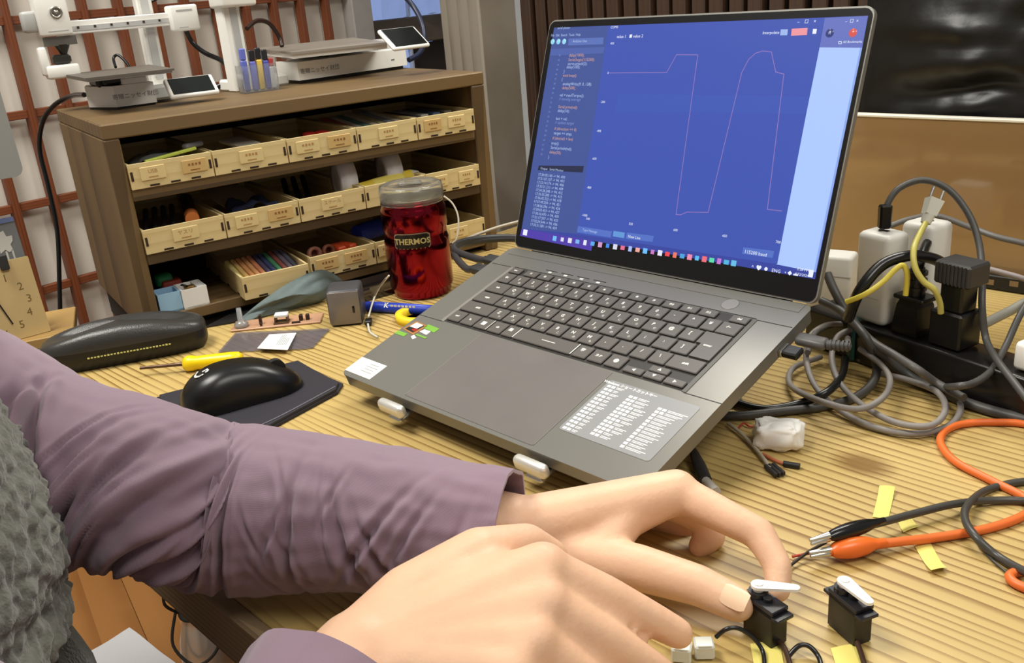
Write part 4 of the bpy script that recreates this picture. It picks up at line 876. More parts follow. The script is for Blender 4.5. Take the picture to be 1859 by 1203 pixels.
b.grid(lower, 56, 6, cu=True); b.prism([(CLn / 2 * .93 * math.cos(2 * PI * i / 24), .0240 * math.sin(2 * PI * i / 24)) for i in range(24)], .0005, .002); obj('lower_shell', b, mat('case_black', (22, 21, 21), 0.35, bump=0.1, bs=900), case)
b = MB()
for k in range(26): b.box((-.037 + k * .0034, -.0316, .0165), (.0022, .0006, .0012 + .0005 * (k % 3 == 0)))
obj('tiny_lettering', b, pl('lettering_yellow', (216, 214, 130), 0.5), case)
# screwdriver
sA, sB = at(336, 661, .0085), at(441, 651, .0085); sd = (sB - sA)
yw = math.atan2(sd.y, sd.x); sm = sA
drv = thing('screwdriver', 'screwdriver with a bright yellow handle behind the black mouse', 'screwdriver', Matrix.Translation((sm.x, sm.y, .0090)) @ Matrix.Rotation(yw, 4, 'Z'))
L_ = sd.length; M90 = Matrix.Rotation(PI / 2, 4, 'Y')
b = MB(); b.lathe([(.0, -.001), (.0065, -.001), (.0085, .003), (.0085, .008), (.0072, .013), (.0078, .03), (.0082, L_ * .8), (.0078, L_ - .004), (.0045, L_), (0, L_)], 16, X=M90); obj('handle', b, mat('handle_yellow', (240, 206, 16), 0.3), drv)
b = MB(); b.cone((-.048, 0, 0), (0, 0, 0), .0018, .0022, 8); obj('shaft', b, pl('shaft_dark', (92, 70, 56), 0.35, metal=0.6), drv)
# clear bag with paper label
def poly_sheet(name, pts, z, th, m, label, cat, group=None, wob=0.0):
    P = [at(*p, z) for p in pts]; c_ = sum(P, Vector()) / len(P); b_ = MB(); b_.prism([(p.x, p.y) for p in P], z - th / 2, z + th / 2)
    return obj(name, b_, m, None, label, cat, group)
bp_ = [at(*p, .001) for p in ((396, 640), (428, 604), (600, 597), (568, 632), (470, 648))]
def bagf(u, v):
    a_ = bp_[0].lerp(bp_[4], 1) if False else None
    lo_ = bp_[0].lerp(bp_[3].lerp(bp_[4], .15), u) if u < 1 else bp_[3]; hi_ = bp_[1].lerp(bp_[2], u); p = lo_.lerp(hi_, v)
    e = 4 * u * (1 - u) * 4 * v * (1 - v)
    p.z = .0012 + .004 * e * (0.5 + .8 * noise.noise(Vector((u * 5, v * 3, 1)))) + .0012 * noise.noise(Vector((u * 14, v * 8, 4))) + .0006
    p.z = max(p.z, .0008); return p
b = MB(); b.grid(bagf, 30, 14)
bag = obj('zip_bag', b, pl('antistatic_film', (96, 92, 104), 0.18, alpha=0.72), None, 'flat grey see-through bag with a white paper label, behind the screwdriver', 'bag')
lq = [at(*p, .0062) for p in ((467, 632), (489, 607), (538, 604), (522, 635))]; ofs = bag.location
b = MB(); b.prism([(p.x - ofs.x, p.y - ofs.y) for p in lq], .0058 - ofs.z, .0064 - ofs.z); 
for k in range(6):
    f0 = .55 + .06 * k; a_ = lq[0].lerp(lq[3], f0); c_ = lq[1].lerp(lq[2], f0); a2 = a_.lerp(c_, .25); c2 = a_.lerp(c_, .9 if k < 3 else .7); d_ = (lq[3] - lq[0]).normalized() * .0005
    b.add([(p.x - ofs.x, p.y - ofs.y, .0066 - ofs.z) for p in (a2 - d_, a2 + d_, c2 + d_, c2 - d_)], [(0, 1, 2, 3)], 1)
obj('paper_label', b, [pl('label_paper', (228, 228, 224), 0.6), pl('label_print', (160, 164, 168), 0.6)], bag)
# little board with parts
q_ = [at(*p, .002) for p in ((418, 601), (428, 578), (566, 556), (582, 584))]
bdx, bdy = (q_[3] - q_[0]), (q_[1] - q_[0]); BX = frame((q_[0].x, q_[0].y, .0005), bdx.normalized(), Vector((-bdx.normalized().y, bdx.normalized().x, 0)), ZX)
brd = thing('circuit_board', 'pink clear board with knob, terminal block and pins beside the charger', 'board', BX)
bw_ = bdx.length; bh_ = .034
b = MB(); b.box((bw_ / 2, bh_ / 2, .0012), (bw_, bh_, .0022), .0006); obj('board', b, pl('board_pink', (206, 160, 128), 0.25, alpha=.75), brd)
b = MB(); b.lathe([(0, .0022), (.0085, .0022), (.0085, .006), (.006, .009), (.0035, .010), (.003, .026), (0, .0262)], 16, X=Matrix.Translation((.012, .010, 0))); obj('clear_knob', b, pl('knob_clear', (190, 196, 200), 0.15, trans=.7), brd)
b = MB(); b.box((.060, .014, .011), (.016, .012, .0035), .0006); obj('terminal_top', b, pl('terminal_white', (226, 228, 228), 0.35), brd)
b = MB(); b.box((.0530, .012, .0055), (.002, .010, .008)); b.box((.0670, .012, .0055), (.002, .010, .008)); b.box((.060, .011, .0030), (.018, .014, .0016)); obj('terminal_legs', b, pl('terminal_brown', (80, 58, 38), 0.45), brd)
b = MB(); b.box((.0345, .013, .008), (.003, .006, .012), .0005); b.box((.036, .006, .004), (.002, .004, .004)); obj('tall_pin_part', b, SLOT, brd)
for xx in (.083, .091): obj('pin_part', MB().box((xx, .012, .0055), (.0042, .006, .0075), .0006), SLOT, brd)
obj('chip', MB().box((.078, .003, .0032), (.010, .003, .002)), SLOT, brd)
# charger cube
chp = at(630, 590); CHX = Matrix.Translation((chp.x, chp.y + .017, .0005)) @ Matrix.Rotation(math.radians(2), 4, 'Z')
ch = thing('charger', 'dark grey cube charger with a single port standing left of the red can', 'charger', CHX)
b = MB(); b.box((0, 0, .022), (.040, .042, .044), .005, 3); obj('body', b, mat('charger_grey', (66, 66, 70), 0.4), ch)
b = MB(); b.box((0, -.0212, .022), (.036, .0012, .040), .004, 2); obj('front_face', b, pl('charger_face', (126, 118, 112), 0.28, metal=0.3), ch)
b = MB(); b.box((.0105, -.0219, .020), (.0028, .0008, .0085), .0013, 2); obj('port', b, BLACKG, ch)
# marker, tape roll
mA, mB = at(668, 556, .0065), at(800, 564, .0065); d_ = mB - mA
mk = thing('blue_marker', 'blue marker pen with white letter K lying in front of the red can', 'marker', Matrix.Translation((mA.x, mA.y, .0066)) @ Matrix.Rotation(math.atan2(d_.y, d_.x), 4, 'Z'))
b = MB(); b.lathe([(0, -.004), (.005, -.004), (.0064, 0), (.0064, d_.length), (0, d_.length)], 18, X=M90); obj('barrel', b, mat('marker_blue', (36, 62, 178), 0.35), mk)
b = MB(); b.text('K', .0085, TR(.029, -.0050, .0046, 0, .8), bold=.0003)
for k in range(7): b.box((.037 + k * .005, -.0052, .0046), (.0034, .0006, .0022), X=None)
obj('white_lettering', b, pl('mark_white', (214, 214, 210), 0.4), mk)
tp_ = at(757, 574, .004)
b = MB(); b.lathe([(.020, 0), (.0285, 0), (.0285, .009), (.020, .009), (.020, 0)], 36); 
o = obj('tape_roll', b, mat('tape_yellow', (238, 206, 40), 0.45), None, 'yellow tape roll lying half under the laptop edge', 'tape roll', X=Matrix.Translation((tp_.x + .003, tp_.y + .001, .0004)))
# black phone in front of the shelf
q_ = [at(*p, .004) for p in ((612, 524), (704, 497), (716, 528), (640, 549))]
b = MB(); b.prism([(p.x, p.y) for p in q_], .0006, .0075); 
ph_ = obj('phone', b, pl('phone_glass', (20, 20, 24), 0.06, coat=1.0), None, 'glossy black slab lying before the bottom shelf behind the charger', 'phone')
# grey-blue cloth in front of the pulled-out tray
cl_lo = spline([at(432, 588, .001), at(480, 574, .001), at(530, 561, .001), at(580, 548, .001), at(612, 524, .0095)], 6)
cl_hi = spline([at(436, 580, .004), on(478, 546, B0 - CN * .034, CN), on(530, 512, B0 - CN * .034, CN), on(585, 490, B0 - CN * .036, CN), on(622, 508, B0 - CN * .030, CN)], 6)
nl = len(cl_lo)
def clothf(u, v):
    f_ = u * (nl - 1); i_ = min(int(f_), nl - 2); t_ = f_ - i_
    a_ = cl_lo[i_].lerp(cl_lo[i_ + 1], t_); c_ = cl_hi[i_].lerp(cl_hi[i_ + 1], t_); p = a_.lerp(c_, v)
    e = math.sin(PI * u) * math.sin(PI * min(1, v * .95 + .05))
    p -= CN * (.016 * e * (.45 + .5 * math.sin(u * 9 + v * 5 + 2 * noise.noise(Vector((u * 3, v * 3, 2)))))); p.z += .006 * e * noise.noise(Vector((u * 6, v * 5, 9))); p.z = max(p.z, .0008); return p
b = MB(); b.grid(clothf, 50, 22); n0 = len(b.v)
b.grid(lambda u, v: clothf(u, v) + CN * .003, 50, 22)
obj('cloth_bag', b, mat('slate_cloth', (98, 112, 112), 0.7, var=0.1, vs=60, bump=0.15, bs=500), None, 'slate blue-grey cloth slumped against the pulled-out plywood tray', 'cloth')
b = MB(); q_ = [at(*p, .002) for p in ((372, 593), (430, 583), (500, 553), (440, 558))]  # black sheet paints in the shade gap below the bottom shelf
b.prism([(p.x, p.y) for p in q_], .0004, .0022); obj('gap_shade_sheet', b, pl('gap_shade_black', (30, 28, 28), 0.5), None, 'thin black sheet standing in for the shade gap below the bottom shelf, between spectacle case and slate cloth', 'sheet')
# thin white wires with a small connector in front of the can
b = MB(); b.tube([at(706, 500, .055), at(688, 523, .034), at(677, 548, .018), at(669, 575, .010)], .0011, 6); b.tube([at(700, 505, .052), at(684, 527, .032), at(675, 550, .016), at(671, 575, .009)], .0009, 6, mat=1)
wr_ = obj('twisted_wire', b, [pl('wire_white', (222, 216, 200), 0.5), pl('wire_grey', (120, 112, 104), 0.5)], None, 'thin white wire pair with a black connector between charger and red can', 'wire')
b = MB(); p_ = at(669, 584, .004) - wr_.location; b.box(p_, (.008, .012, .006), .001); obj('connector', b, BLACK, wr_)
b = MB(); b.tube([at(668, 588, .004) - wr_.location, at(672, 603, .003) - wr_.location, at(686, 612, .003) - wr_.location], .0013, 6); obj('lead', b, pl('wire_pale', (196, 196, 186), 0.4), wr_)
# side shelf with clock
q_ = [at(*p, 0) for p in ((-60, 640), (133, 603), (85, 560), (-60, 585))]
ed = (q_[1] - q_[0]).normalized(); en = (q_[2] - q_[1]).normalized(); c1_ = q_[1]
SHX2 = frame(c1_, -ed, (en - ed * en.dot(ed)).normalized(), Vector((0, 0, 1)))
SHX2 = frame(c1_, ed, Vector((-ed.y, ed.x, 0)), ZX)
shf = thing('side_shelf', 'pale wooden board at the left on which the clock stands', 'shelf', SHX2)
M_sh = wood('shelf_pale_wood', (206, 170, 106), (170, 130, 72), 0.008, 'Y', 0.5, .05, 4, .5, .4)
obj('board', MB().box((-.20, .06, -.0065), (.40, .12, .013), .001), M_sh, shf)
for xx in (-.30, -.38): obj('support', MB().box((xx, .06, (FLZ - .013) / 2), (.03, .08, -FLZ - .0145), .002), pl('stand_dark', (30, 24, 20), 0.8), shf)
cl0, cl1 = at(0, 626), at(93, 601); cd = (cl1 - cl0).normalized(); cnr = Vector((-cd.y, cd.x, 0)); tl = math.radians(10)
cup_ = cnr * math.sin(tl) + ZX * math.cos(tl); CKX = frame(cl0, cd, cup_, cd.cross(cup_))
ck = thing('clock', 'square pale plywood clock leaning on the side shelf at the left edge', 'clock', CKX)
ckn = cd.cross(cup_); CKI = CKX.inverted()
def ckp(x, y): return CKI @ on(x, y, cl0, ckn)
wR = ckp(93, 601).x
yT = ckp(47, 465).y
b = MB(); b.prism(rrect(wR - yT, .0006, wR, yT, .001, 2), -.006, 0); obj('face', b, mat('clock_ply', (232, 204, 144), 0.55, var=.05, vs=20, bump=.03), ck)
b = MB()
for (t_, x, y) in (('1', 9, 506), ('2', 37, 520), ('3', 53, 541), ('4', 54, 566), ('5', 40, 589), ('6', 13, 607)): p = ckp(x, y); b.text(t_, .0135, Matrix.Translation((p.x, p.y, .0002)))
obj('numerals', b, pl('numeral_brown', (140, 112, 60), 0.7), ck)
b = MB(); h0_, h1_ = ckp(-12, 538), ckp(23, 588); d_ = (h1_ - h0_).normalized(); n_ = Vector((-d_.y, d_.x, 0)) * .0008
b.add([tuple(h0_ + n_ + Vector((0, 0, .003))), tuple(h0_ - n_ + Vector((0, 0, .003))), tuple(h1_ - n_ + Vector((0, 0, .003))), tuple(h1_ + n_ + Vector((0, 0, .003)))], [(0, 1, 2, 3)]); c_ = h0_.lerp(h1_, .5); b.box((h0_.x, h0_.y, .0015), (.004, .004, .003)); obj('clock_hand', b, BLACK, ck)
# grey card behind the clock
cb = [on(*p, cl0 + cnr * .022, ckn) for p in ((-40, 480), (46, 466), (26, 392), (-60, 398))]
cb = [CKI @ p for p in cb]
b = MB(); b.prism([(-.09, .0), (cb[1].x, .0), (cb[1].x, cb[2].y), (-.09, cb[2].y)], cb[1].z - .002, cb[1].z)
card = obj('grey_card', b, pl('card_grey', (126, 128, 130), 0.5), None, 'grey card with a white drawing standing behind the clock', 'card', X=CKX)
b = MB(); pw = CKI @ on(8, 440, cl0 + cnr * .022, ckn)
b.prism([(pw.x + r_ * math.cos(t_), pw.y + r_ * 1.3 * math.sin(t_)) for t_, r_ in [(2 * PI * i / 14, .0095 + .003 * math.sin(i * 2.3)) for i in range(14)]], cb[1].z, cb[1].z + .0004); b.box((pw.x + .006, pw.y - .016, cb[1].z + .0002), (.002, .012, .0004)); b.box((pw.x - .001, pw.y - .017, cb[1].z + .0002), (.002, .012, .0004))
obj('white_drawing', b, pl('drawing_white', (214, 214, 208), 0.6), card)
b = MB(); b.box((-.045 + cb[1].x / 2, cb[2].y - .003, cb[1].z + .0003), (cb[1].x + .09, .006, .0006)); obj('blue_edge', b, pl('edge_blue', (110, 124, 170), 0.5), card)
b = MB(); p = ckp(7, 482); b.box((p.x, p.y + .0035, .003), (.010, .018, .006), .001); obj('clip', b, pl('clip_dark', (52, 52, 50), 0.5), ck)
# grey monitor corner at the far left
mp = dep(45, 318, 1.05); mrt = cd
MNX = frame(mp, cd, (cnr * math.sin(.12) + ZX * math.cos(.12)), cd.cross(cnr * math.sin(.12) + ZX * math.cos(.12)))
mon = thing('grey_monitor', 'grey rounded screen edge at the far left above the clock', 'monitor', MNX)
b = MB(); b.prism(rrect(-.30, 0, 0, .20, .010), -.014, 0, smooth=True); obj('housing', b, mat('monitor_grey', (132, 132, 128), 0.45), mon)
b = MB(); b.prism(rrect(-.285, .024, -.022, .19, .002), 0, .0008); obj('panel', b, pl('monitor_panel', (150, 146, 140), 0.4), mon)
p_ = MNX @ Vector((-.20, .0, -.02)); b = MB(); b.box((0, 0, (p_.z) / 2), (.03, .02, p_.z - .002)); 
b2_ = MNX.inverted() @ Matrix.Translation((p_.x, p_.y, 0)); obj('stand_neck', b, pl('monitor_neck', (90, 90, 88), 0.5), mon, X=b2_)
# ---------------------------------------------------------------- right part of the bench: panel, bag, power strip, chargers, cables
PB = at(1859, 525, 0); WPN = PB.dot(VX)
def onp(x, y): return on(x, y, PB, VX)
pt_ = onp(1700, 215).z; ps0 = onp(1500, 205).dot(UX) - .03
pnX = frame(UX * ps0 + VX * WPN, UX, VX, ZX)
pan = thing('glossy_panel', 'glossy brown board with a white top edge standing behind the power strip', 'panel', pnX)
M_pan = mat('panel_brown', (140, 110, 72), 0.07, var=0.12, vs=5, coat=1.0)
obj('board', MB().box((.32, .004, pt_ / 2 + .001), (.64, .008, pt_ - .004), .0008), M_pan, pan)
obj('top_edge', MB().box((.32, .004, pt_ + .0005), (.64, .011, .0038), .001), pl('edge_cream', (226, 220, 204), 0.4), pan)
bs = PB.dot(UX)
b = MB(); b.box((0, 0, .009), (.22, .010, .016), .001); 
for k in range(9): b.box((-.10 + k * .025, -.0053, .009 + .002 * (k % 2)), (.009, .0006, .006), mat=1)
obj('black_bar', b, [pl('bar_black', (22, 20, 18), 0.5), pl('bar_gold', (120, 96, 66), 0.5)], None, 'black bar with worn gold marks on the table at the foot of the glossy panel', 'bar', X=frame(UX * (bs + .02) + VX * (WPN - .014), UX, VX, ZX) )
# black bag hanging between panel and slatted wall
bgw = (WPN + .010)
def bagp(x, y): return on(x, y, VX * (WPN + .05), VX)
L0 = bagp(1562, 0).dot(UX); zt_ = 0.62; zl = pt_ - .03
def bagsurf(u, v):
    s_ = L0 + u * .34 + .012 * math.sin(v * 5); z = zl + v * (zt_ - zl)
    d = .030 * math.sin(PI * min(1, max(0, u * 1.02))) ** .5
    f = 0
    for (u0, z0, du, dz, a_, k) in ((.35, .24, .30, .02, .016, .25), (.55, .215, .35, .012, -.016, .5), (.75, .23, .3, .012, .020, 1.0), (.30, .275, .25, .012, .010, -.3), (.45, .34, .2, .03, -.012, .2), (.8, .30, .25, .02, .010, -.5)):
        f += a_ * math.exp(-((u - u0) / du) ** 2 - ((z - z0 - k * .08 * (u - u0)) / dz) ** 2)
    f += .010 * noise.noise(Vector((u * 5, v * 5, 1))) + .004 * noise.noise(Vector((u * 14, v * 18, 4)))
    return sw(s_, WPN + .052 - d - f * math.sin(PI * u), z)
b = MB(); b.grid(bagsurf, 70, 70); b.grid(lambda u, v: sw(L0 + u * .34, WPN + .068, zl + v * (zt_ - zl)), 2, 2)
obj('black_bag', b, mat('bag_black', (24, 23, 22), 0.38, bump=0.2, bs=60), None, 'large creased black bag hanging behind the glossy panel at the upper right', 'bag')
b = MB(); b.tube([bagp(1735, 178) - VX * .03, bagp(1790, 168) - VX * .034, bagp(1840, 145) - VX * .034, bagp(1875, 120) - VX * .03], .0035, 8)
# power strip
s0_ = at(1614, 606, .04); s1_ = at(1859, 686, .04); sd_ = (s1_ - s0_); sd_.z = 0; sd_.normalize(); sn_ = Vector((-sd_.y, sd_.x, 0))
STX = frame((s0_.x, s0_.y, 0), sd_, sn_, ZX); STI = STX.inverted()
def stl(x, y, z): return STI @ at(x, y, z)
strip = thing('power_strip', 'long black power strip full of plugs at the right behind the cables', 'power strip', STX)
b = MB(); b.box((.115, .021, .020), (.43, .042, .039), .003, 2); obj('housing', b, mat('strip_black', (24, 22, 21), 0.28), strip)
def stc(x, y): return STI @ on(x, y, STX @ Vector((0, .021, 0)), sn_)
p1_ = stc(1659, 600); p2_ = stc(1732, 620); a1_ = stc(1600, 590)
for k in range(5):
    b = MB(); b.box((.16 + k * .038, .021, .0396), (.026, .030, .0012), .0004); b.box((.155 + k * .038, .021, .0402), (.0018, .008, .0006), mat=1); b.box((.165 + k * .038, .021, .0402), (.0018, .008, .0006), mat=1)
    obj('socket', b, [pl('socket_black', (34, 32, 31), 0.4), pl('gap_black', (5, 5, 5), 0.8)], strip)
# black plug
b = MB(); PX_ = STX @ Matrix.Translation((p1_.x, .020, .0402))
plug = thing('power_plug', 'black tapered plug with ribbed neck on the strip beside the white chargers', 'plug', PX_)
b = MB(); b.lathe([(0, 0), (.0185, 0), (.0185, .006), (.0155, .026), (.0135, .030), (.0135, .034), (0, .034)], 4, X=Matrix.Rotation(PI / 4, 4, 'Z'), smooth=False); obj('body', b, pl('plug_black', (20, 19, 19), 0.35), plug)
b = MB(); b.box((0, 0, .033), (.031, .022, .004), .001); b.cone((0, 0, .034), (0, 0, .060), .0080, .0062, 14)
for k in range(3): b.cone((0, 0, .040 + k * .007), (0, 0, .043 + k * .007), .0088, .0088, 14)
obj('neck', b, pl('plug_black', (20, 19, 19), 0.35), plug)
# square adaptor stack
AX_ = STX @ Matrix.Translation((p2_.x, .020, .0402))
AX_ = AX_ @ Matrix.Scale(.9, 4)
ada = thing('plug_adaptor', 'black square adaptor with a ribbed block on top, right of the tapered plug', 'adaptor', AX_)
b = MB(); b.box((0, 0, .018), (.034, .032, .036), .002); obj('lower_block', b, pl('adaptor_black', (17, 16, 16), 0.3), ada)
b = MB(); b.box((.001, 0, .049), (.024, .024, .028), .002); obj('middle_block', b, pl('adaptor_black', (17, 16, 16), 0.3), ada)
b = MB(); b.box((.002, 0, .073), (.038, .030, .022), .002)
for k in range(8): b.box((-.012 + k * .0040, -.0152, .073), (.0016, .0012, .020))
obj('ribbed_block', b, pl('adaptor_grey', (52, 50, 50), 0.4), ada)
# white chargers
for k, (px, py, w, d, h, yy, desc) in enumerate(((1594, 590, .036, .030, .086, .021, 'tall white charger block with a black plug in its top, behind the laptop screen edge'), (1672, 560, .034, .032, .094, .064, 'second white charger block just behind the first one'))):
    p = STI @ on(px, py, STX @ Vector((0, yy, 0)), sn_)
    z0 = .0402 if k == 0 else .0006
    if k: h += .035
    X = STX @ Matrix.Translation((p.x, yy, z0))
    c = thing('white_charger', desc, 'charger', X, 'white charger blocks')
    b = MB(); b.box((0, 0, h / 2), (w, d, h), .006, 3); obj('body', b, mat('charger_white_%d' % k, (236, 234, 228), 0.35), c)
    b = MB(); b.box((0, -d / 2 - .0001, h * .3), (w * .6, .0006, .0006)); b.box((0, 0, h + .0002), (.010, .004, .0006), mat=1); obj('marks', b, [pl('mark_grey', (190, 190, 188), 0.5), BLACK], c)
    if k == 0: C1X = X; C1H = h
b = MB(); bxp = at(1515, 596, 0); b.box((0, 0, .036), (.046, .030, .070), .004, 2); b.box((0, -.0152, .05), (.046, .0006, .001), mat=1)
obj('white_box', b, [mat('box_white', (222, 220, 214), 0.5), pl('mark_grey', (190, 190, 188), 0.5)], None, 'white box partly hidden behind the right edge of the laptop screen', 'box', X=Matrix.Translation((bxp.x + .008, bxp.y + .035, .0005)) @ Matrix.Rotation(-.6, 4, 'Z'))
# cables -----------------------------------------------------------------
def pt(p): return p if isinstance(p, Vector) else  at(p[0], p[1], p[2]) if len(p) == 3 else dep(p[0], p[1], p[3])
def cable(name, label, pts, r, m, sub=7, n=8, group=None, cat='cable'):
    b = MB(); b.tube([pt(p) for p in pts], r, n, sub=sub); return obj(name, b, m, None, label, cat, group)
def D(x, y, d): return (x, y, 0, d)
G_D = pl('cable_dark_grey', (74, 72, 70), 0.45); G_L = pl('cable_light_grey', (138, 132, 128), 0.5, bump=0.2, bs=1200); G_K = pl('cable_black', (28, 28, 28), 0.25); G_M = pl('cable_mid_grey', (100, 97, 94), 0.45)
c1t = C1X @ Vector((0, 0, C1H + .001)); d1 = float((RC @ (np.array(c1t) - CC))[2])
cb_ = cable('charging_cable', 'dark grey cable arching high out of the top of the white charger', [D(1605, 402, d1), D(1609, 375, d1), D(1632, 342, d1), D(1676, 327, d1), D(1722, 344, d1 - .01), D(1758, 388, d1 - .02), D(1777, 440, d1 - .03), D(1783, 500, d1 - .05), D(1783, 560, d1 - .06), D(1790, 615, .775), D(1808, 650, .75), D(1838, 690, .725), D(1878, 740, .70), (1930, 790, .004), (2000, 830, .004)], .0030, G_D)
b = MB(); o_ = cb_.location; q1 = c1t + Vector((0, 0, .0005)) - o_; b.box(q1 + Vector((0, 0, .0115)), (.011, .008, .022), .0015); obj('plug_shell', b, pl('adaptor_black', (17, 16, 16), 0.3), cb_)
cable('rear_cable', 'grey cable running behind the yellow lead across the glossy panel', [D(1612, 412, .93), D(1650, 398, .93), D(1700, 392, .93), D(1760, 412, .92), D(1810, 430, .90), D(1885, 450, .88), D(1990, 500, .86), (2080, 580, .005)], .0030, G_M)
cable('rear_cable', 'pinkish grey cable lying at the foot of the glossy panel', [D(1770, 484, .90), D(1810, 492, .88), D(1885, 516, .86), (1960, 560, .004), (2040, 585, .004)], .0028, pl('cable_pinkish', (150, 138, 136), 0.5))
cable('loop_cable', 'grey cable drooping in front of the power strip from the right edge', [(2120, 600, .004), D(2000, 530, .83), D(1900, 505, .81), D(1875, 535, .80), D(1850, 575, .79), D(1825, 630, .775), D(1800, 672, .75), D(1770, 694, .735), D(1738, 701, .73), (1712, 702, .006)], .0030, G_D)
b_ = cable('adaptor_lead', 'thick grey lead leaving the right side of the black adaptor', [D(1762, 598, .80), D(1790, 586, .80), D(1830, 566, .81), D(1885, 540, .82), D(1990, 520, .84), D(2090, 560, .82), (2150, 640, .005)], .0042, pl('lead_grey', (150, 148, 138), 0.35))
cable('thick_cable', 'thick dark grey cable sweeping from the screen hinge down to the lower right edge', [D(1502, 497, .88), D(1516, 530, .87), D(1545, 578, .86), D(1590, 630, .82), (1650, 682, .010), (1700, 706, .0055), (1770, 736, .0052), (1875, 764, .0052), (2020, 790, .0052), (2150, 800, .0052)], .0044, G_D)
cable('thick_cable', 'second dark cable alongside the thick one from the screen hinge', [D(1504, 505, .885), D(1530, 556, .87), D(1575, 612, .83), D(1625, 645, .80), D(1665, 670, .775), (1700, 695, .0158), (1750, 722, .0145)], .0036, G_M)
cable('hinge_cable', 'dark cable curling from the screen hinge down under the laptop side', [D(1490, 545, .88), D(1530, 566, .86), D(1570, 610, .82), (1590, 655, .020), (1586, 692, .009), (1550, 722, .0048), (1490, 738, .0046), (1420, 746, .0046), (1345, 754, .0046), (1290, 752, .0046), (1240, 744, .0046)], .0038, G_D)
cable('black_cable', 'shiny black cable crossing the table under the laptop right side', [(1330, 728, .0045), (1385, 742, .0045), (1450, 732, .0060), (1500, 712, .016), (1528, 682, .016), (1534, 650, .010)], .0036, G_K)
loops = [
 ([(1538, 588, .034), (1500, 590, .034), (1470, 612, .030), (1464, 655, .022), (1482, 704, .013), (1530, 748, .0052), (1590, 776, .004), (1660, 787, .004), (1720, 774, .004), (1744, 742, .004), (1728, 706, .004), (1680, 682, .004), (1610, 668, .004), (1560, 652, .004)], 'widest light grey cable loop on the table behind the orange lead'),
 ([(1545, 598, .040), (1520, 612, .036), (1510, 650, .026), (1524, 694, .016), (1570, 738, .0112), (1630, 768, .0112), (1690, 772, .0112), (1716, 744, .0112), (1702, 712, .0112), (1650, 690, .0112), (1590, 676, .0112)], 'inner light grey cable loop nested in the widest one'),
 ([(1560, 632, .030), (1600, 662, .022), (1616, 692, .020), (1600, 724, .020), (1556, 742, .0185), (1490, 728, .0185), (1436, 700, .0085), (1440, 668, .0075), (1490, 648, .006)], 'small light grey cable loop nearest the laptop side')]
for pts, d in loops: cable('coiled_cable', d, pts, .0027, G_L, group='light grey coiled cable')
# thick black cord over the chargers, looped cord of the tapered plug
cable('power_cable', 'thick black cable arching over the white charger into the ribbed adaptor', [D(1540, 578, .82), D(1560, 530, .79), D(1600, 482, .79), D(1650, 464, .79), D(1695, 470, .80), D(1722, 486, .81)], .0050, G_K)
ptop = PX_ @ Vector((0, 0, .060)); dp = float((RC @ (np.array(ptop) - CC))[2])
b = MB(); XI_ = PX_.inverted(); b.tube([XI_ @ dep(x, y, d) for x, y, d in ((1664, 516, dp), (1670, 480, dp), (1684, 440, dp + .02), (1700, 424, dp + .03), (1708, 442, dp + .04), (1704, 470, dp + .05), (1690, 520, dp + .06))], .0040, 8); obj('cord', b, G_K, plug)
YL = pl('cord_yellow', (196, 186, 96), 0.4)
wp = cable('yellow_lead', 'pale yellow lead with a white two-pin plug standing up before the glossy panel', [D(1684, 398, .80), D(1670, 424, .79), D(1659, 452, .775), D(1661, 484, .77), D(1676, 510, .77), D(1696, 526, .77), D(1706, 548, .775), D(1708, 568, .78)], .0026, YL, cat='lead')
o_ = wp.location; pA_, pB_ = dep(1680, 405, .80) - o_, dep(1697, 362, .80) - o_
b = MB(); b.cone(pA_, pA_.lerp(pB_, .35), .0042, .0055, 12); b.cone(pA_.lerp(pB_, .35), pB_, .0068, .0088, 4, smooth=False); obj('plug_body', b, pl('plug_pale', (216, 216, 206), 0.3), wp)
ax = (pB_ - pA_).normalized(); sd2 = Vector((ax.z, 0, -ax.x)).normalized()
for sg in (-1, 1): b = MB(); b.cone(pB_ + sd2 * .005 * sg - ax * .001, pB_ + sd2 * .005 * sg + ax * .010, .0013, .0013, 6); obj('prong', b, SILVER, wp)
cable('yellow_lead', 'bright yellow cord climbing across the front of the white charger', [D(1536, 548, .79), D(1570, 534, .78), D(1602, 512, .78), D(1626, 488, .78), D(1640, 482, .78), D(1647, 500, .78), D(1644, 536, .785)], .0024, pl('cord_bright_yellow', (214, 196, 72), 0.4), cat='lead')
b = MB(); p = at(1547, 655, .0); b.box((0, 0, .022), (.010, .008, .042), .002, 2); obj('teal_clip', b, pl('teal', (40, 84, 78), 0.4), None, 'dark teal clip standing between the cable loops', 'clip', X=Matrix.Translation((p.x, p.y, .0005)) @ Matrix.Rotation(.4, 4, 'Z'))
b = MB(); p = stl(1876, 668, .04); b.box((0, 0, .012), (.026, .028, .024), .004, 2); obj('white_plug', b, WHITE, None, 'white plug on the strip cut by the right photo edge', 'plug', X=STX @ Matrix.Translation((p.x + .004, .021, .0408)))
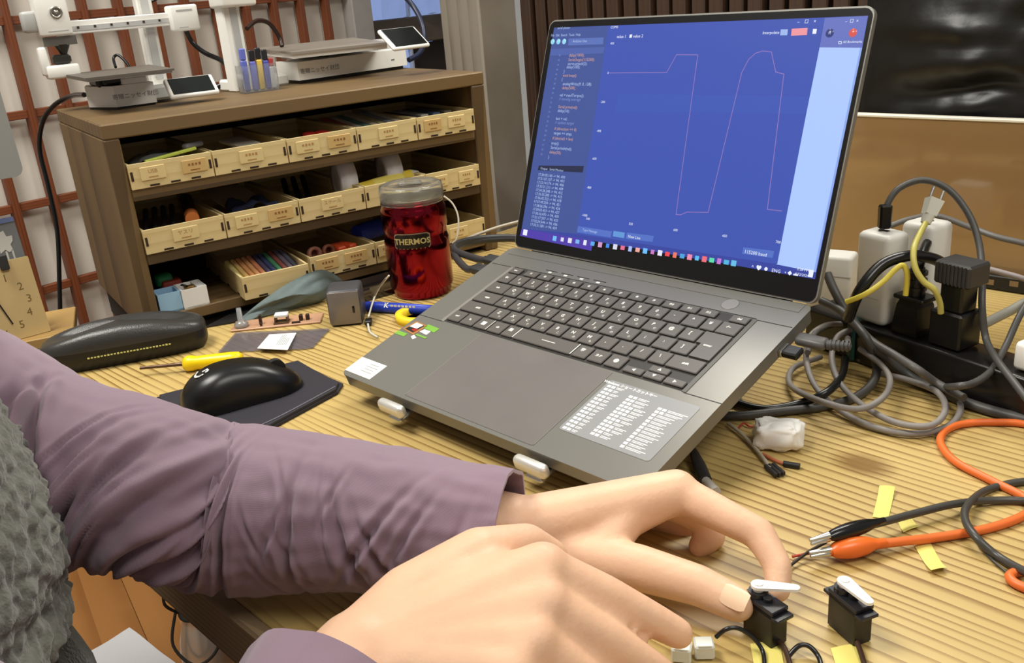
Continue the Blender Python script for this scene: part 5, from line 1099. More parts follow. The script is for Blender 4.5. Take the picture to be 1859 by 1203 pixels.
# connectors at the laptop's right side
uc = LXI @ on(1440, 612, LO - ln * .008, ln)
X = LX @ Matrix.Translation((.354, uc.y, -.008))
uc_ = thing('charging_plug', 'grey charging plug with ribbed neck in the right side of the laptop', 'plug', X)
b = MB(); b.box((.016, 0, 0), (.026, .012, .0075), .003, 2); obj('shell', b, pl('usb_grey', (84, 82, 80), 0.4), uc_)
b = MB(); b.cone((.029, 0, 0), (.046, .004, 0), .0040, .0030, 12)
for k in range(5): b.cone((.031 + k * .003, .0005 + k * .0008, 0), (.0325 + k * .003, .0009 + k * .0008, 0), .0045, .0045, 12)
obj('ribbed_neck', b, pl('usb_grey2', (72, 70, 69), 0.5), uc_)
pe = X @ Vector((.045, .004, 0)); XI_ = X.inverted()
b = MB(); b.tube([Vector((.044, .004, 0)), XI_ @ dep(1540, 612, .86), XI_ @ dep(1554, 596, .875), XI_ @ dep(1540, 586, .885), XI_ @ dep(1510, 590, .885), XI_ @ dep(1480, 604, .87), XI_ @ at(1466, 640, .03)], .0028, 8); obj('cord', b, G_M, uc_)
dk2 = LXI @ on(1424, 636, LO - ln * .009, ln)
b = MB(); b.box((.007, 0, 0), (.016, .012, .006), .0012); b.box((.0005, 0, 0), (.003, .0125, .0066), .0006, mat=1); obj('usb_receiver', b, [BLACK, SILVER], None, 'tiny black receiver stick in the laptop side below the charging plug', 'usb stick', X=LX @ Matrix.Translation((.3545, dk2.y, -.009)))
# plugs and cables at the laptop's left rear
for k, (x, y) in enumerate(((868, 476), (880, 462))):
    pc_ = LXI @ on(x, y, LO - ln * .009, ln)
    X = LX @ Matrix.Translation((-.0005, .205 + .020 * k, -.009))
    t = thing('cable_plug', ['black angled plug in the left side of the laptop, nearer one', 'black plug at the left rear corner of the laptop'][k], 'plug', X)
    b = MB(); b.box((-.013, 0, 0), (.025, .013, .008), .002, 2); obj('shell', b, pl('plug_soft_black', (44, 44, 45), 0.5), t)
    XI_ = X.inverted()
    b = MB(); b.tube([Vector((-.024, 0, 0)), Vector((-.045, .004, -.006)), XI_ @ dep(826, 462 - 8 * k, 1.11 + .01 * k), XI_ @ dep(835, 446 - 6 * k, 1.16), XI_ @ dep(880, 436 - 4 * k, 1.19), XI_ @ dep(940, 434 - 3 * k, 1.20), XI_ @ dep(990, 445, 1.20)], .0042, 8); obj('cord', b, pl('cord_soft_black', (52, 52, 54), 0.45), t)
cable('twisted_cable', 'thin pale twisted cable running from the red can to behind the screen', [D(822, 444, 1.18), D(860, 428, 1.19), D(905, 412, 1.20), D(950, 400, 1.21)], .0020, pl('cord_pale', (176, 168, 152), 0.5), cat='cord')
cable('white_thread', 'thin white cord hanging from the lid of the red can', [D(806, 356, 1.13), D(822, 370, 1.135), D(832, 395, 1.14), D(830, 430, 1.145), D(822, 442, 1.15)], .0011, pl('wire_white', (222, 216, 200), 0.5), cat='cord')
# cables at the printers
def ctz(p, z): return at(p[0], p[1], z)
cable('printer_cable', 'black cable dropping from the left printer behind the cabinet end', [CX @ (CXI @ at(153, 172, .267)), D(130, 174, 1.33), D(100, 190, 1.36), D(78, 220, 1.38), D(72, 270, 1.40), D(88, 340, 1.42), D(104, 420, 1.44), D(108, 520, 1.46), D(110, 600, 1.48)], .0035, G_K)
cable('printer_cable', 'dark cable arching from the left printer motor box down to the cabinet top', [D(338, 56, 1.32), D(350, 78, 1.33), D(372, 96, 1.33), D(402, 110, 1.32), D(416, 128, 1.31), D(412, 148, 1.31), D(388, 160, 1.31)], .0035, G_K)
cable('printer_cable', 'dark brown cable curving behind the right printer bed', [D(448, 52, 1.36), D(466, 38, 1.38), D(488, 42, 1.40), D(506, 66, 1.42), D(512, 84, 1.42)], .0035, pl('cable_brown', (48, 28, 20), 0.35))
cable('printer_cable', 'thick dark blue cable looping beside the display of the right printer', [D(735, -6, 1.50), D(752, 14, 1.50), D(766, 42, 1.49), D(770, 72, 1.48), D(762, 96, 1.46), D(742, 109, 1.44)], .0042, pl('cable_navy', (34, 40, 62), 0.35))
cable('printer_cable', 'thin black cable loop behind the left printer plate', [D(210, 122, 1.45), D(206, 106, 1.46), D(214, 100, 1.46), D(228, 112, 1.46), D(236, 124, 1.46)], .0022, G_K)
cable('printer_cable', 'thin dark cable across the top of the left printer column', [D(238, -6, 1.34), D(255, 4, 1.34), D(272, 4, 1.34), D(288, -4, 1.34)], .0018, G_K)
# ---------------------------------------------------------------- right front: leads, tape, small parts
ORG = mat('lead_orange', (226, 110, 48), 0.4)
ol = cable('orange_lead', 'orange test lead looping across the bare wood to an orange clip', [(1522, 992, .009), (1570, 990, .008), (1640, 982, .006), (1700, 975, .0040), (1780, 962, .0032), (1840, 944, .0032), (1868, 926, .0032), (1858, 902, .0032), (1800, 872, .0032), (1735, 838, .0032), (1708, 806, .0032), (1714, 784, .0032), (1745, 770, .0032), (1800, 766, .0032), (1880, 774, .0032), (2000, 830, .0032), (2080, 920, .0032)], .0030, ORG, cat='test lead')
cable('orange_lead', 'short orange lead bend at the right photo edge below the grey lead', [(1885, 1075, .0033), (1850, 1062, .0033), (1834, 1050, .0033), (1840, 1040, .0033), (1885, 1030, .0033)], .0030, ORG, cat='test lead')
gl = cable('grey_lead', 'dark grey test lead looping at the right to a black clip', [(1505, 974, .0125), (1560, 958, .0125), (1600, 948, .011), (1660, 932, .009), (1730, 915, .008), (1800, 908, .0036), (1880, 912, .0036), (2000, 950, .0036)], .0027, pl('lead_dark', (66, 64, 60), 0.35), cat='test lead')
cable('grey_lead', 'dark grey lead making a wide loop at the right photo edge', [(1885, 872, .0030), (1840, 876, .0030), (1790, 890, .0030), (1758, 915, .0092), (1752, 942, .0100), (1772, 975, .0095), (1815, 1012, .0034), (1885, 1050, .0095)], .0027, pl('lead_dark', (66, 64, 60), 0.35), cat='test lead')
cable('thin_lead', 'thin dark grey lead arc on the wood left of the wide grey loop', [(1768, 968, .0015), (1790, 1005, .0015), (1835, 1045, .0015)], .0008, pl('lead_dark', (66, 64, 60), 0.35), cat='lead')
def clip(par, pts, m1, r0, lab):
    o_ = par.location; A_ = at(*pts[0]) - o_; B_ = at(*pts[1]) - o_; d_ = (B_ - A_)
    X = frame(A_, d_.normalized(), ZX.cross(d_.normalized()), ZX)
    b = MB(); L_ = d_.length; b.grid(lambda u, v: Vector((L_ * u, r0 * (.55 + .45 * math.sin(PI * min(1, u * 1.1)) ** .7) * math.cos(2 * PI * v), r0 * 1.0 * (.45 + .55 * math.sin(PI * min(1, u * 1.05)) ** .6) * math.sin(2 * PI * v))), 14, 14, cv=True)
    b.cone((-.001, 0, 0), (.004, 0, 0), r0 * .45, r0 * .55, 12); b.cone((L_ - .004, 0, 0), (L_ + .006, 0, 0), r0 * .55, r0 * .38, 12)
    obj('clip_sleeve', b, m1, par, X=X)
    b = MB(); b.cone((-.014, .0006, .001), (0, 0, .001), .0011, .0026, 8); b.cone((-.014, -.0010, -.0008), (0, 0, -.001), .0011, .0026, 8); obj('clip_jaws', b, SILVER, par, X=X)
clip(ol, ((1508, 1000, .0085), (1592, 986, .0085)), mat('clip_orange', (230, 108, 40), 0.3), .0068, 'o')
clip(gl, ((1504, 974, .0170), (1592, 950, .0150)), mat('clip_black', (20, 20, 20), 0.2), .0052, 'b')
cable('thin_wire', 'thin dark wire running from the black clip to the held servo', [(1500, 984, .012), (1470, 1000, .006), (1440, 1022, .003), (1425, 1036, .003)], .0010, pl('wire_dark', (40, 28, 24), 0.5), cat='wire')
cable('thin_wire', 'thin red wire lying beside the orange clip tip', [(1508, 998, .006), (1470, 1004, .003), (1438, 1010, .002)], .0009, pl('wire_red', (170, 56, 40), 0.5), cat='wire')
TAPE = mat('masking_tape', (226, 212, 116), 0.6)
def tape(pts, label, curl=.004, z=.0006):
    P = [at(*p, z) for p in pts]
    def fn(u, v):
        p = P[0].lerp(P[1], u).lerp(P[3].lerp(P[2], u), v); p.z = z + curl * max(0, v - .55) ** 2 * 5 + .0006 * math.sin(u * 3) ; return p
    b = MB(); b.grid(fn, 5, 14); b.grid(lambda u, v: fn(u, v) - Vector((0, 0, .0003)), 5, 14); return obj('tape_piece', b, TAPE, None, label, 'tape')
tape(((1584, 938), (1612, 944), (1624, 892), (1596, 890)), 'yellow masking tape strip stuck above the black clip')
tape(((1652, 976), (1682, 972), (1718, 1038), (1690, 1042)), 'yellow masking tape strip curling below the orange lead', .003)
tape(((1628, 942), (1652, 936), (1668, 958), (1640, 968)), 'small yellow tape piece under the grey lead', .001)
tape(((1362, 1168), (1416, 1164), (1424, 1212), (1370, 1214)), 'yellow tape with pen marks in front of the held servo', .0)
tape(((1508, 1176), (1556, 1168), (1570, 1212), (1520, 1214)), 'yellow tape with pen marks in front of the free servo', .0)
# knotty foam scrap, jumper wires, audio plug
fp = at(1410, 815, 0)
def foam(u, v):
    t = 2 * PI * u; p = PI * (v - .5); e = .45
    f_ = lambda c: math.copysign(abs(c) ** e, c)
    x = .018 * f_(math.cos(p)) * f_(math.cos(t)); y = .0125 * f_(math.cos(p)) * f_(math.sin(t)); z = .0105 * f_(math.sin(p))
    n_ = .0026 * noise.noise(Vector((x * 120, y * 120, z * 120))) + .0013 * noise.noise(Vector((x * 420, y * 420, z * 420)))
    k = 1 + n_ / .012; return Vector((x * k, y * k, max(-.0108, z * k) + .0112))
b = MB(); b.grid(foam, 40, 24, cu=True); obj('foam_scrap', b, mat('foam_white', (250, 248, 244), 0.85), None, 'white foam scrap beside the jumper wires on the bare table', 'foam', X=Matrix.Translation((fp.x + .002, fp.y + .004, 0)) @ Matrix.Rotation(-.35, 4, 'Z'))
jw = cable('jumper_wire', 'grey jumper wire with a black socket end in front of the foam scrap', [(1322, 768, .004), (1345, 786, .004), (1368, 810, .0035), (1386, 832, .0030), (1400, 850, .0030)], .0016, pl('jumper_grey', (170, 160, 140), 0.45), cat='wire')
b = MB(); A_ = at(1396, 844, .003) - jw.location; B_ = at(1422, 866, .003) - jw.location; d_ = (B_ - A_).normalized()
for k in (-1, 0, 1): b.box((.008, k * .0032, 0), (.016, .0028, .0036), .0005)
obj('socket_end', b, pl('jumper_black', (26, 24, 24), 0.5), jw, X=frame(A_, d_, ZX.cross(d_), ZX))
jw2 = cable('jumper_wire', 'orange-brown jumper wires ending in a small black pin below the foam', [(1385, 824, .0018), (1404, 834, .0018), (1424, 842, .0018)], .0014, pl('jumper_orange', (186, 104, 70), 0.5), cat='wire')
b = MB(); A_ = at(1422, 841, .0026) - jw2.location; B_ = at(1452, 846, .0026) - jw2.location; b.cone(A_, B_, .0024, .0024, 8); obj('pin_end', b, pl('jumper_black', (26, 24, 24), 0.5), jw2)
cable('thin_wire', 'short red wire at the laptop front corner beside the jumper', [(1340, 778, .002), (1350, 768, .003), (1362, 774, .002), (1380, 772, .0015)], .0008, pl('wire_red', (170, 56, 40), 0.5), cat='wire')
au = cable('audio_cable', 'black cable with a tapered plug behind the bent finger', [(1238, 776, .006), (1252, 800, .006), (1260, 822, .006)], .0026, G_K)
b = MB(); A_, B_ = at(1259, 820, .006) - au.location, at(1281, 872, .006) - au.location; b.cone(A_, A_.lerp(B_, .5), .0034, .0050, 12); b.cone(A_.lerp(B_, .5), B_, .0050, .0048, 12); obj('plug_shell', b, pl('plug_soft_black', (44, 44, 45), 0.5), au)
b = MB(); B2 = at(1300, 893, .006) - au.location; b.cone(B_, B2, .0034, .0040, 10); obj('clear_tip', b, pl('tip_clear', (214, 210, 204), 0.2, trans=.4), au)
# servos
def servo(name_label, X, horn_rot, cat='servo'):
    t = thing('micro_servo', name_label, cat, X)
    K = pl('servo_black', (26, 25, 26), 0.3)
    b = MB(); b.box((0, 0, .0110), (.0228, .0122, .0218), .0006); obj('body', b, K, t)
    b = MB(); b.box((0, 0, .0234), (.0236, .0126, .0028), .0005); b.box((0, 0, .0206), (.0320, .0122, .0022), .0004); b.cone((-.0055, 0, .0248), (-.0055, 0, .0278), .0058, .0056, 20); b.cone((.002, 0, .0248), (.002, 0, .0272), .0028, .0028, 14); obj('top_case', b, pl('servo_dark', (34, 34, 38), 0.25), t)
    b = MB(); L_ = .020
    out = [(.0042 * math.cos(a_), .0042 * math.sin(a_)) for a_ in [math.radians(80 + 200 * i / 12) for i in range(13)]] + [(L_ + .0026 * math.cos(a_), .0026 * math.sin(a_)) for a_ in [math.radians(-90 + 180 * i / 8) for i in range(9)]]
    b.prism(out, 0, .0018); b.cone((0, 0, -.003), (0, 0, .0001), .0030, .0032, 16); b.cone((0, 0, .0017), (0, 0, .0026), .0026, .0026, 16)
    for k in range(4): b.cone((.007 + k * .0035, 0, .0017), (.007 + k * .0035, 0, .00185), .0006, .0006, 8, mat=1)
    obj('horn', b, [pl('horn_white', (238, 236, 234), 0.35), pl('mark_grey', (190, 190, 188), 0.5)], t, X=TR(-.0055, 0, .0300, horn_rot))
    return t
SA = at(1497, 1055, .022); SB = at(1565, 1112, .022); 
sdir = (SB - SA).normalized(); SRX = frame(SA.lerp(SB, .5) + Vector((sdir.y, -sdir.x, 0)) * -.0062, sdir, Vector((-sdir.y, sdir.x, 0)), ZX); SRX.translation.z = 0.0004; SRX.translation.y -= .006; SRX.translation.x -= .003
servo('black micro servo with white horn standing free at the right of the hand', SRX, -.02)
lc = at(1398, 1082, .026); sdl = math.radians(-62)
SLX = Matrix.Translation((lc.x - .003, lc.y - .001, .0004)) @ Matrix.Rotation(sdl, 4, 'Z')
servo('black micro servo pinched by thumb and index finger, white horn pointing right', SLX, .80)
# servo leads and clear connectors at the bottom edge
cable('servo_lead', 'dark servo lead curving on the wood below the free servo', [(1548, 1150, .004), (1560, 1176, .003), (1572, 1215, .002)], .0016, pl('lead_brown', (60, 38, 26), 0.4), cat='lead')
cable('servo_lead', 'brown lead from the held servo bending to the bottom edge', [(1405, 1156, .003), (1424, 1176, .003), (1436, 1212, .002)], .0016, pl('lead_brown', (60, 38, 26), 0.4), cat='lead')
cable('servo_lead', 'dark lead arching up between the two servos at the bottom edge', [(1432, 1190, .002), (1450, 1172, .006), (1468, 1172, .006), (1485, 1190, .003), (1492, 1212, .002)], .0014, G_K, cat='lead')
cable('servo_lead', 'black lead bowing left from the held servo at the bottom edge', [(1388, 1206, .002), (1384, 1180, .004), (1366, 1156, .010), (1340, 1140, .016), (1318, 1142, .016), (1300, 1156, .010)], .0013, G_K, cat='lead')
for k, (x, y) in enumerate(((1238, 1196), (1278, 1190))):
    p = at(x, y, .0); b = MB(); b.box((0, 0, .005), (.011, .010, .009), .001); b.box((0, -.004, .0098), (.007, .002, .001)); obj('connector_block', b, pl('connector_white', (228, 230, 222), 0.25, trans=.3), None, ['left white connector block at the bottom edge below the hand', 'right white connector block at the bottom edge below the thumb'][k], 'connector', None, X=Matrix.Translation((p.x, p.y, .0005)) @ Matrix.Rotation(-.3 + .2 * k, 4, 'Z'))
# floor level: steel bottle, paper
bt = at(352, 1083, -.45); bl_ = thing('steel_bottle', 'tall steel bottle with a black carrying loop on the floor below the bench edge', 'bottle', Matrix.Translation((bt.x, bt.y, FLZ + .0025)) @ Matrix.Diagonal((1.05, 1.05, 1.14, 1)))
b = MB(); b.lathe([(0, 0), (.034, 0), (.036, .003), (.036, .150), (.033, .172), (.026, .195), (.022, .208), (.0215, .222), (0, .222)], 36); obj('body', b, pl('bottle_steel', (206, 200, 188), 0.32, metal=0.6), bl_)
b = MB(); b.lathe([(0, .2222), (.0225, .2222), (.0232, .226), (.0215, .258), (.0185, .270), (.0155, .2735), (0, .274)], 30); obj('cap', b, pl('cap_steel', (216, 210, 198), 0.32, metal=0.6), bl_)
b = MB(); b.tube([(.0228 * math.cos(a_), .0228 * math.sin(a_), .214) for a_ in [2 * PI * i / 16 for i in range(16)]], .0035, 8, closed=True, sub=2); b.tube([(-.024, -.004, .214), (-.034, -.02, .24), (-.026, -.02, .268), (-.012, -.022, .262)], .0022, 8); b.tube([(-.026, -.012, .22), (-.030, -.034, .185), (.0, -.046, .160), (.032, -.040, .178), (.036, -.020, .214), (.024, -.004, .222)], .0022, 8)
obj('strap_loop', b, pl('strap_dark', (46, 44, 40), 0.6), bl_)
q_ = [at(*p, FLZ + .004) for p in ((120, 1212), (235, 1139), (330, 1212))]
e1_ = q_[2] - q_[1]; e0_ = q_[0] - q_[1]
b = MB(); f4 = q_[1] + e1_ * 1.2 + e0_ * 1.3
P4 = [q_[1] + e0_ * 1.3, q_[1], q_[1] + e1_ * 1.2, f4]
b.grid(lambda u, v: P4[1].lerp(P4[2], u).lerp(P4[0].lerp(P4[3], u), v) + Vector((0, 0, .003 * noise.noise(Vector((u * 3, v * 3, 0))) + .001)), 12, 12)
obj('paper_sheet', b, mat('paper_white', (236, 236, 238), 0.7), None, 'large white paper lying on the floor boards below the elbow', 'paper')
# ---------------------------------------------------------------- the person: one continuous body, clothes as children
TS, TW = -0.60, 0.015
tc = lambda z, ds=0, dw=0: sw(TS + ds, TW + dw, z)
bm_ = MB()
def cap(a, b, ra, rb, n=16):
    a, b = Vector(a), Vector(b); bm_.cone(a, b, ra, rb, n); bm_.ball(a, ra, n); bm_.ball(b, rb, n)
def ell(c, rx, ry, rz, n=20):
    X = frame(c, UX, VX, ZX); bm_.ball((0, 0, 0), 1, n, X=X @ Matrix.Diagonal((rx, ry, rz, 1)))
ell(tc(.22), .155, .095, .16); ell(tc(.05), .14, .088, .18); ell(tc(-.14), .145, .098, .12)
cap(tc(.30), tc(.42, 0, .015), .055, .05)
ell(tc(.53, 0, .03), .072, .092, .108); ell(tc(.465, 0, .055), .052, .060, .060)         # skull, jaw
ell(tc(.515, 0, .128), .011, .014, .018, 10)                                             # nose
for sg in (-1, 1): ell(tc(.515, .073 * sg, .025), .008, .018, .028, 10)
LSH = sw(-.775, .0, .20); LEL = dep(165, 872, .578); LWR = dep(925, 968, .572)
LFA = at(560, 926, .058); cap(LSH, LEL, .044, .037); cap(LEL, LFA, .037, .034); cap(LFA, LWR, .034, .0255)
RSH = sw(-.43, -.10, .235); RWR = dep(655, 1205, .435); REL = dep(330, 1640, .36)
cap(RSH, REL, .046, .038); cap(REL, REL.lerp(RWR, .45), .040, .036); cap(REL.lerp(RWR, .45), RWR, .036, .026)
def finger(js, rs, nail=None):
    for i in range(len(js) - 1): cap(js[i], js[i + 1], rs[i], rs[i + 1], 14)
# left hand (far): index and thumb pinch the servo
L = dep
li = [L(1228, 893, .592), L(1378, 968, .568), L(1412, 1026, .555), L(1412, 1070, .548)]
lm = [L(1190, 900, .615), L(1282, 944, .616), L(1294, 974, .614), L(1270, 992, .612)]
lr = [L(1150, 905, .638), L(1246, 958, .640), L(1258, 986, .638), L(1232, 1000, .634)]
lp_ = [L(1110, 915, .655), L(1200, 965, .650), L(1222, 1000, .640), L(1200, 1016, .634)]
finger(li, [.0128, .0102, .0088, .0080]); finger(lm, [.0125, .0100, .0090, .0082]); finger(lr, [.0120, .0096, .0086, .0078]); finger(lp_, [.0110, .0085, .0076, .0068])
lt = [L(1000, 1000, .574), L(1160, 1030, .554), L(1268, 1062, .540), L(1338, 1096, .530)]
finger(lt, [.0170, .0142, .0122, .0106])
for k, (j, r) in enumerate(((li[0], .0150), (lm[0], .0150), (lr[0], .0140), (lp_[0], .0125))): cap(LWR, j, .0215, r)
cap(LWR, lt[0], .022, .019); cap(lt[0], li[0], .017, .013); cap(lt[1].lerp(lt[0], .5), li[0].lerp(LWR, .25), .014, .014); cap(lt[0], lm[0], .016, .013)
# right hand (near): back of the hand to the camera, fingers reaching right under the other thumb
rw = RWR
ri = [L(985, 1035, .470), L(1098, 1080, .475), L(1180, 1122, .480), L(1232, 1150, .484)]
rm = [L(985, 1100, .455), L(1095, 1158, .460), L(1170, 1205, .466), L(1215, 1235, .470)]
rr_ = [L(965, 1165, .440), L(1065, 1232, .446), L(1125, 1285, .452), L(1165, 1315, .456)]
rp = [L(925, 1225, .425), L(1000, 1298, .430), L(1048, 1345, .436), L(1080, 1375, .440)]
finger(ri, [.0132, .0108, .0094, .0084]); finger(rm, [.0135, .0110, .0096, .0086]); finger(rr_, [.0130, .0104, .0092, .0082]); finger(rp, [.0120, .0092, .0082, .0074])
rt = [L(745, 1092, .462), L(868, 1008, .484), L(955, 990, .508), L(1000, 1012, .520)]
finger(rt, [.0190, .0150, .0126, .0108])
for j, r in ((ri[0], .0150), (rm[0], .0152), (rr_[0], .0146), (rp[0], .0130)): cap(rw, j, .0230, r)
cap(ri[0], rp[0], .0140, .0120); cap(rw.lerp(ri[0], .5), rw.lerp(rp[0], .5), .019, .017); cap(rw, rt[0], .024, .019); cap(rt[1], ri[0].lerp(rw, .25), .012, .014); cap(rt[0], ri[0], .017, .013); cap(rt[0].lerp(rt[1], .5), ri[0].lerp(rw, .45), .016, .016)
# legs down to the floor
HL = sw(-.69, .03, -.18); HR = sw(-.52, .0, -.18)
KL = sw(-.72, .16, -.46); KR = sw(-.50, .10, -.46)
for h_, k_, f_ in ((HL, KL, sw(-.72, -.05, FLZ + .05)), (HR, KR, sw(-.50, -.12, FLZ + .05))):
    cap(h_, k_, .080, .055); cap(k_, f_, .052, .036); cap(f_ + Vector((0, 0, -.005)), f_ + VX * .13 + Vector((0, 0, -.012)), .038, .030)
me = bpy.data.meshes.new('tmp'); me.from_pydata(bm_.v, [], bm_.f); me.update()
tmp = bpy.data.objects.new('tmp', me); COL.objects.link(tmp)
rmod = tmp.modifiers.new('r', 'REMESH'); rmod.mode = 'VOXEL'; rmod.voxel_size = 0.0024; rmod.use_smooth_shade = True
smod = tmp.modifiers.new('s', 'SMOOTH'); smod.iterations = 7; smod.factor = 0.5
dg = bpy.context.evaluated_depsgraph_get(); dg.update()
body_me = bpy.data.meshes.new_from_object(tmp.evaluated_get(dg)); bpy.data.objects.remove(tmp); bpy.data.meshes.remove(me)
M_skin = mat('skin', (228, 184, 152), 0.48, var=0.06, vs=40, bump=0.12, bs=350)
nb = M_skin.node_tree.nodes['Principled BSDF']; nb.inputs['Subsurface Weight'].default_value = 0.12; nb.inputs['Subsurface Radius'].default_value = (0.012, 0.005, 0.003); nb.inputs['Subsurface Scale'].default_value = 0.5
body_me.materials.clear(); body_me.materials.append(M_skin); body_me.name = 'person'
body_me.polygons.foreach_set('use_smooth', [True] * len(body_me.polygons)); body_me.polygons.foreach_set('material_index', [0] * len(body_me.polygons))
person = bpy.data.objects.new('person', body_me); COL.objects.link(person)
og = sw(TS, TW, FLZ); body_me.transform(Matrix.Translation(-og)); person.location = og
tag(person, 'person in mauve sleeves and grey fleece vest working with both hands at the bench', 'person')
PI_ = Matrix.Translation(-og)
def pobj(name, mb, m, **k):
    mb.v = [(p[0] - og.x, p[1] - og.y, p[2] - og.z) for p in mb.v]; return obj(name, mb, m, person, **k)
# finger nails: a thin curved plate on the thumb side facing the camera
def nail(tipA, tipB, r, w, l, up):
    ax_ = (tipB - tipA).normalized(); up = (up - ax_ * up.dot(ax_)).normalized(); sd_ = ax_.cross(up)
    b = MB()
    def fn(u, v):
        a_ = (u - .5) * w / r; k = 1 - .25 * (2 * v - 1) ** 4
        return tipB + ax_ * (-.25 * l + (v - .35) * l) + (up * math.cos(a_ * k) + sd_ * math.sin(a_ * k)) * (r + .0006)
    b.grid(fn, 9, 9); return b
camp = Vector(CC)
b = nail(lt[2], lt[3], .0104, .0130, .0150, (camp - lt[3]).normalized() + Vector((.1, -.1, .55)))
pobj('thumb_nail', b, mat('nail', (236, 200, 168), 0.25))
# sleeves
M_slv = mat('mauve_fabric', (132, 106, 120), 0.75, bump=0.0, sheen=0.3)
nt = M_slv.node_tree; N_ = nt.nodes; bs_ = N_['Principled BSDF']
tc_ = N_.new('ShaderNodeUVMap'); wv = N_.new('ShaderNodeTexWave'); wv.bands_direction = 'X'; wv.inputs['Scale'].default_value = 45; wv.inputs['Distortion'].default_value = .6; nt.links.new(tc_.outputs[0], wv.inputs['Vector'])
ns = N_.new('ShaderNodeTexNoise'); ns.inputs['Scale'].default_value = 55; nt.links.new(tc_.outputs[0], ns.inputs['Vector'])
ad = N_.new('ShaderNodeMath'); ad.operation = 'MULTIPLY_ADD'; nt.links.new(ns.outputs[0], ad.inputs[0]); ad.inputs[1].default_value = .8; nt.links.new(wv.outputs['Fac'], ad.inputs[2])
mx = N_.new('ShaderNodeMix'); mx.data_type = 'RGBA'; mx.inputs[6].default_value = (*lin((126, 102, 118)), 1); mx.inputs[7].default_value = (*lin((150, 125, 140)), 1); nt.links.new(wv.outputs['Fac'], mx.inputs[0]); nt.links.new(mx.outputs[2], bs_.inputs['Base Color'])
bpn = N_.new('ShaderNodeBump'); bpn.inputs['Strength'].default_value = .25; bpn.inputs['Distance'].default_value = .001; nt.links.new(ad.outputs[0], bpn.inputs['Height']); nt.links.new(bpn.outputs[0], bs_.inputs['Normal'])
def sleeve(name, pts, rad, disp, nu, nv, z_min=None, cuff=True):
    P = spline(pts, 30); k = len(P)
    # resample by length
    Ls = [0]
    for i in range(1, k): Ls.append(Ls[-1] + (P[i] - P[i - 1]).length)
    T = Ls[-1]
    def C_(s):
        d = s * T; j = 0
        lo, hi = 0, k - 1
        while hi - lo > 1:
            m_ = (lo + hi) // 2
            if Ls[m_] <= d: lo = m_
            else: hi = m_
        return P[lo].lerp(P[hi], (d - Ls[lo]) / max(1e-9, Ls[hi] - Ls[lo]))
    frames = []; prev = None
    for i in range(nu):
        s = i / (nu - 1); c = C_(s); t = (C_(min(1, s + .01)) - C_(max(0, s - .01))).normalized()
        a = (ZX - t * ZX.dot(t)).normalized() if prev is None else (prev - t * prev.dot(t)).normalized()
        prev = a; frames.append((c, a, t.cross(a)))
    vs = []; b = MB()
    rows_ = []
    for i in range(nu):
        s = i / (nu - 1); c, a, bb = frames[i]
        for j in range(nv):
            th = 2 * PI * j / nv
            r = rad(s, th) + disp(s, th)
            p = c + (a * math.cos(th) + bb * math.sin(th)) * r
            if z_min is not None and p.z < z_min and p.dot(VX) > TW0 - .012: p.z = z_min + (p.z - z_min) * .02
            vs.append(p)
    fs = [(i * nv + j, i * nv + (j + 1) % nv, (i + 1) * nv + (j + 1) % nv, (i + 1) * nv + j) for i in range(nu - 1) for j in range(nv)]
    b.add(vs, fs, 0, True)
    if cuff:      # hem turned inwards
        n0 = (nu - 1) * nv; ax_ = frames[-1][1].cross(frames[-1][2])
        vi = []
        for q in range(8):
            for j in range(nv):
                c, a, bb = frames[nu - 1 - min(nu - 1, q * 2)]; p = Vector(vs[(nu - 1 - min(nu - 1, q * 2)) * nv + j]); vi.append(p + (c - p).normalized() * .0022)
        fs2 = [(q * nv + j, (q + 1) * nv + j, (q + 1) * nv + (j + 1) % nv, q * nv + (j + 1) % nv) for q in range(7) for j in range(nv)]
        b.add(vi, fs2, 0, True)
        b.add([vs[n0 + j] for j in range(nv)] + vi[:nv], [(j, (j + 1) % nv, nv + (j + 1) % nv, nv + j) for j in range(nv)], 0, False)
    o = pobj(name, b, M_slv)
    uv = o.data.uv_layers.new(name='UVMap'); lv_ = np.zeros(len(o.data.loops), int); o.data.loops.foreach_get('vertex_index', lv_)
    tot = nu * nv; u_ = ((lv_ % tot) % nv) / nv * 5.0; w_ = ((lv_ % tot) // nv) / (nu - 1) * T * 12
    buf = np.zeros(len(lv_) * 2); buf[0::2] = u_; buf[1::2] = w_; uv.data.foreach_set('uv', buf)
    return o
rnd = random.Random(5)
# folds: (s centre, slope around the arm, theta centre, theta width, depth, width)
folds = []
for (s0, sl, th0, tw_, d_, w_) in (
    (.500, -.045, 1.5, 1.1, 0.0064, .0075), (.522, -.050, 1.7, 1.0, 0.0053, .0055), (.545, -.048, 1.4, 1.2, 0.0067, .0070), (.566, -.042, 1.6, 1.0, 0.0056, .0055), (.588, -.046, 1.3, 1.1, 0.0067, .0065), (.607, -.036, 1.8, .9, 0.0045, .0050), (.628, -.040, 1.4, 1.1, 0.0056, .0060), (.650, -.030, 1.7, .9, 0.0041, .0050), (.668, -.028, 1.2, .8, 0.0037, .0050), (.690, -.020, 1.8, .9, 0.0034, .0055),
    (.775, -.004, 1.4, .9, .0055, .0060), (.845, .030, 1.5, .8, .0055, .0065), (.862, -.050, 1.3, .7, .0045, .0055), (.885, .045, 1.7, .7, .0045, .0050), (.905, -.040, 1.2, .5, .0035, .0045), (.955, -.015, 1.6, .7, .0025, .0045),
    (.470, .060, .55, .55, .0120, .0110), (.440, .030, .9, .7, .0100, .0100), (.400, -.03, 1.2, 1.0, .0080, .0090), (.36, .02, 1.0, 1.0, .008, .010)):
    folds.append((s0, sl, th0, tw_, d_, w_))
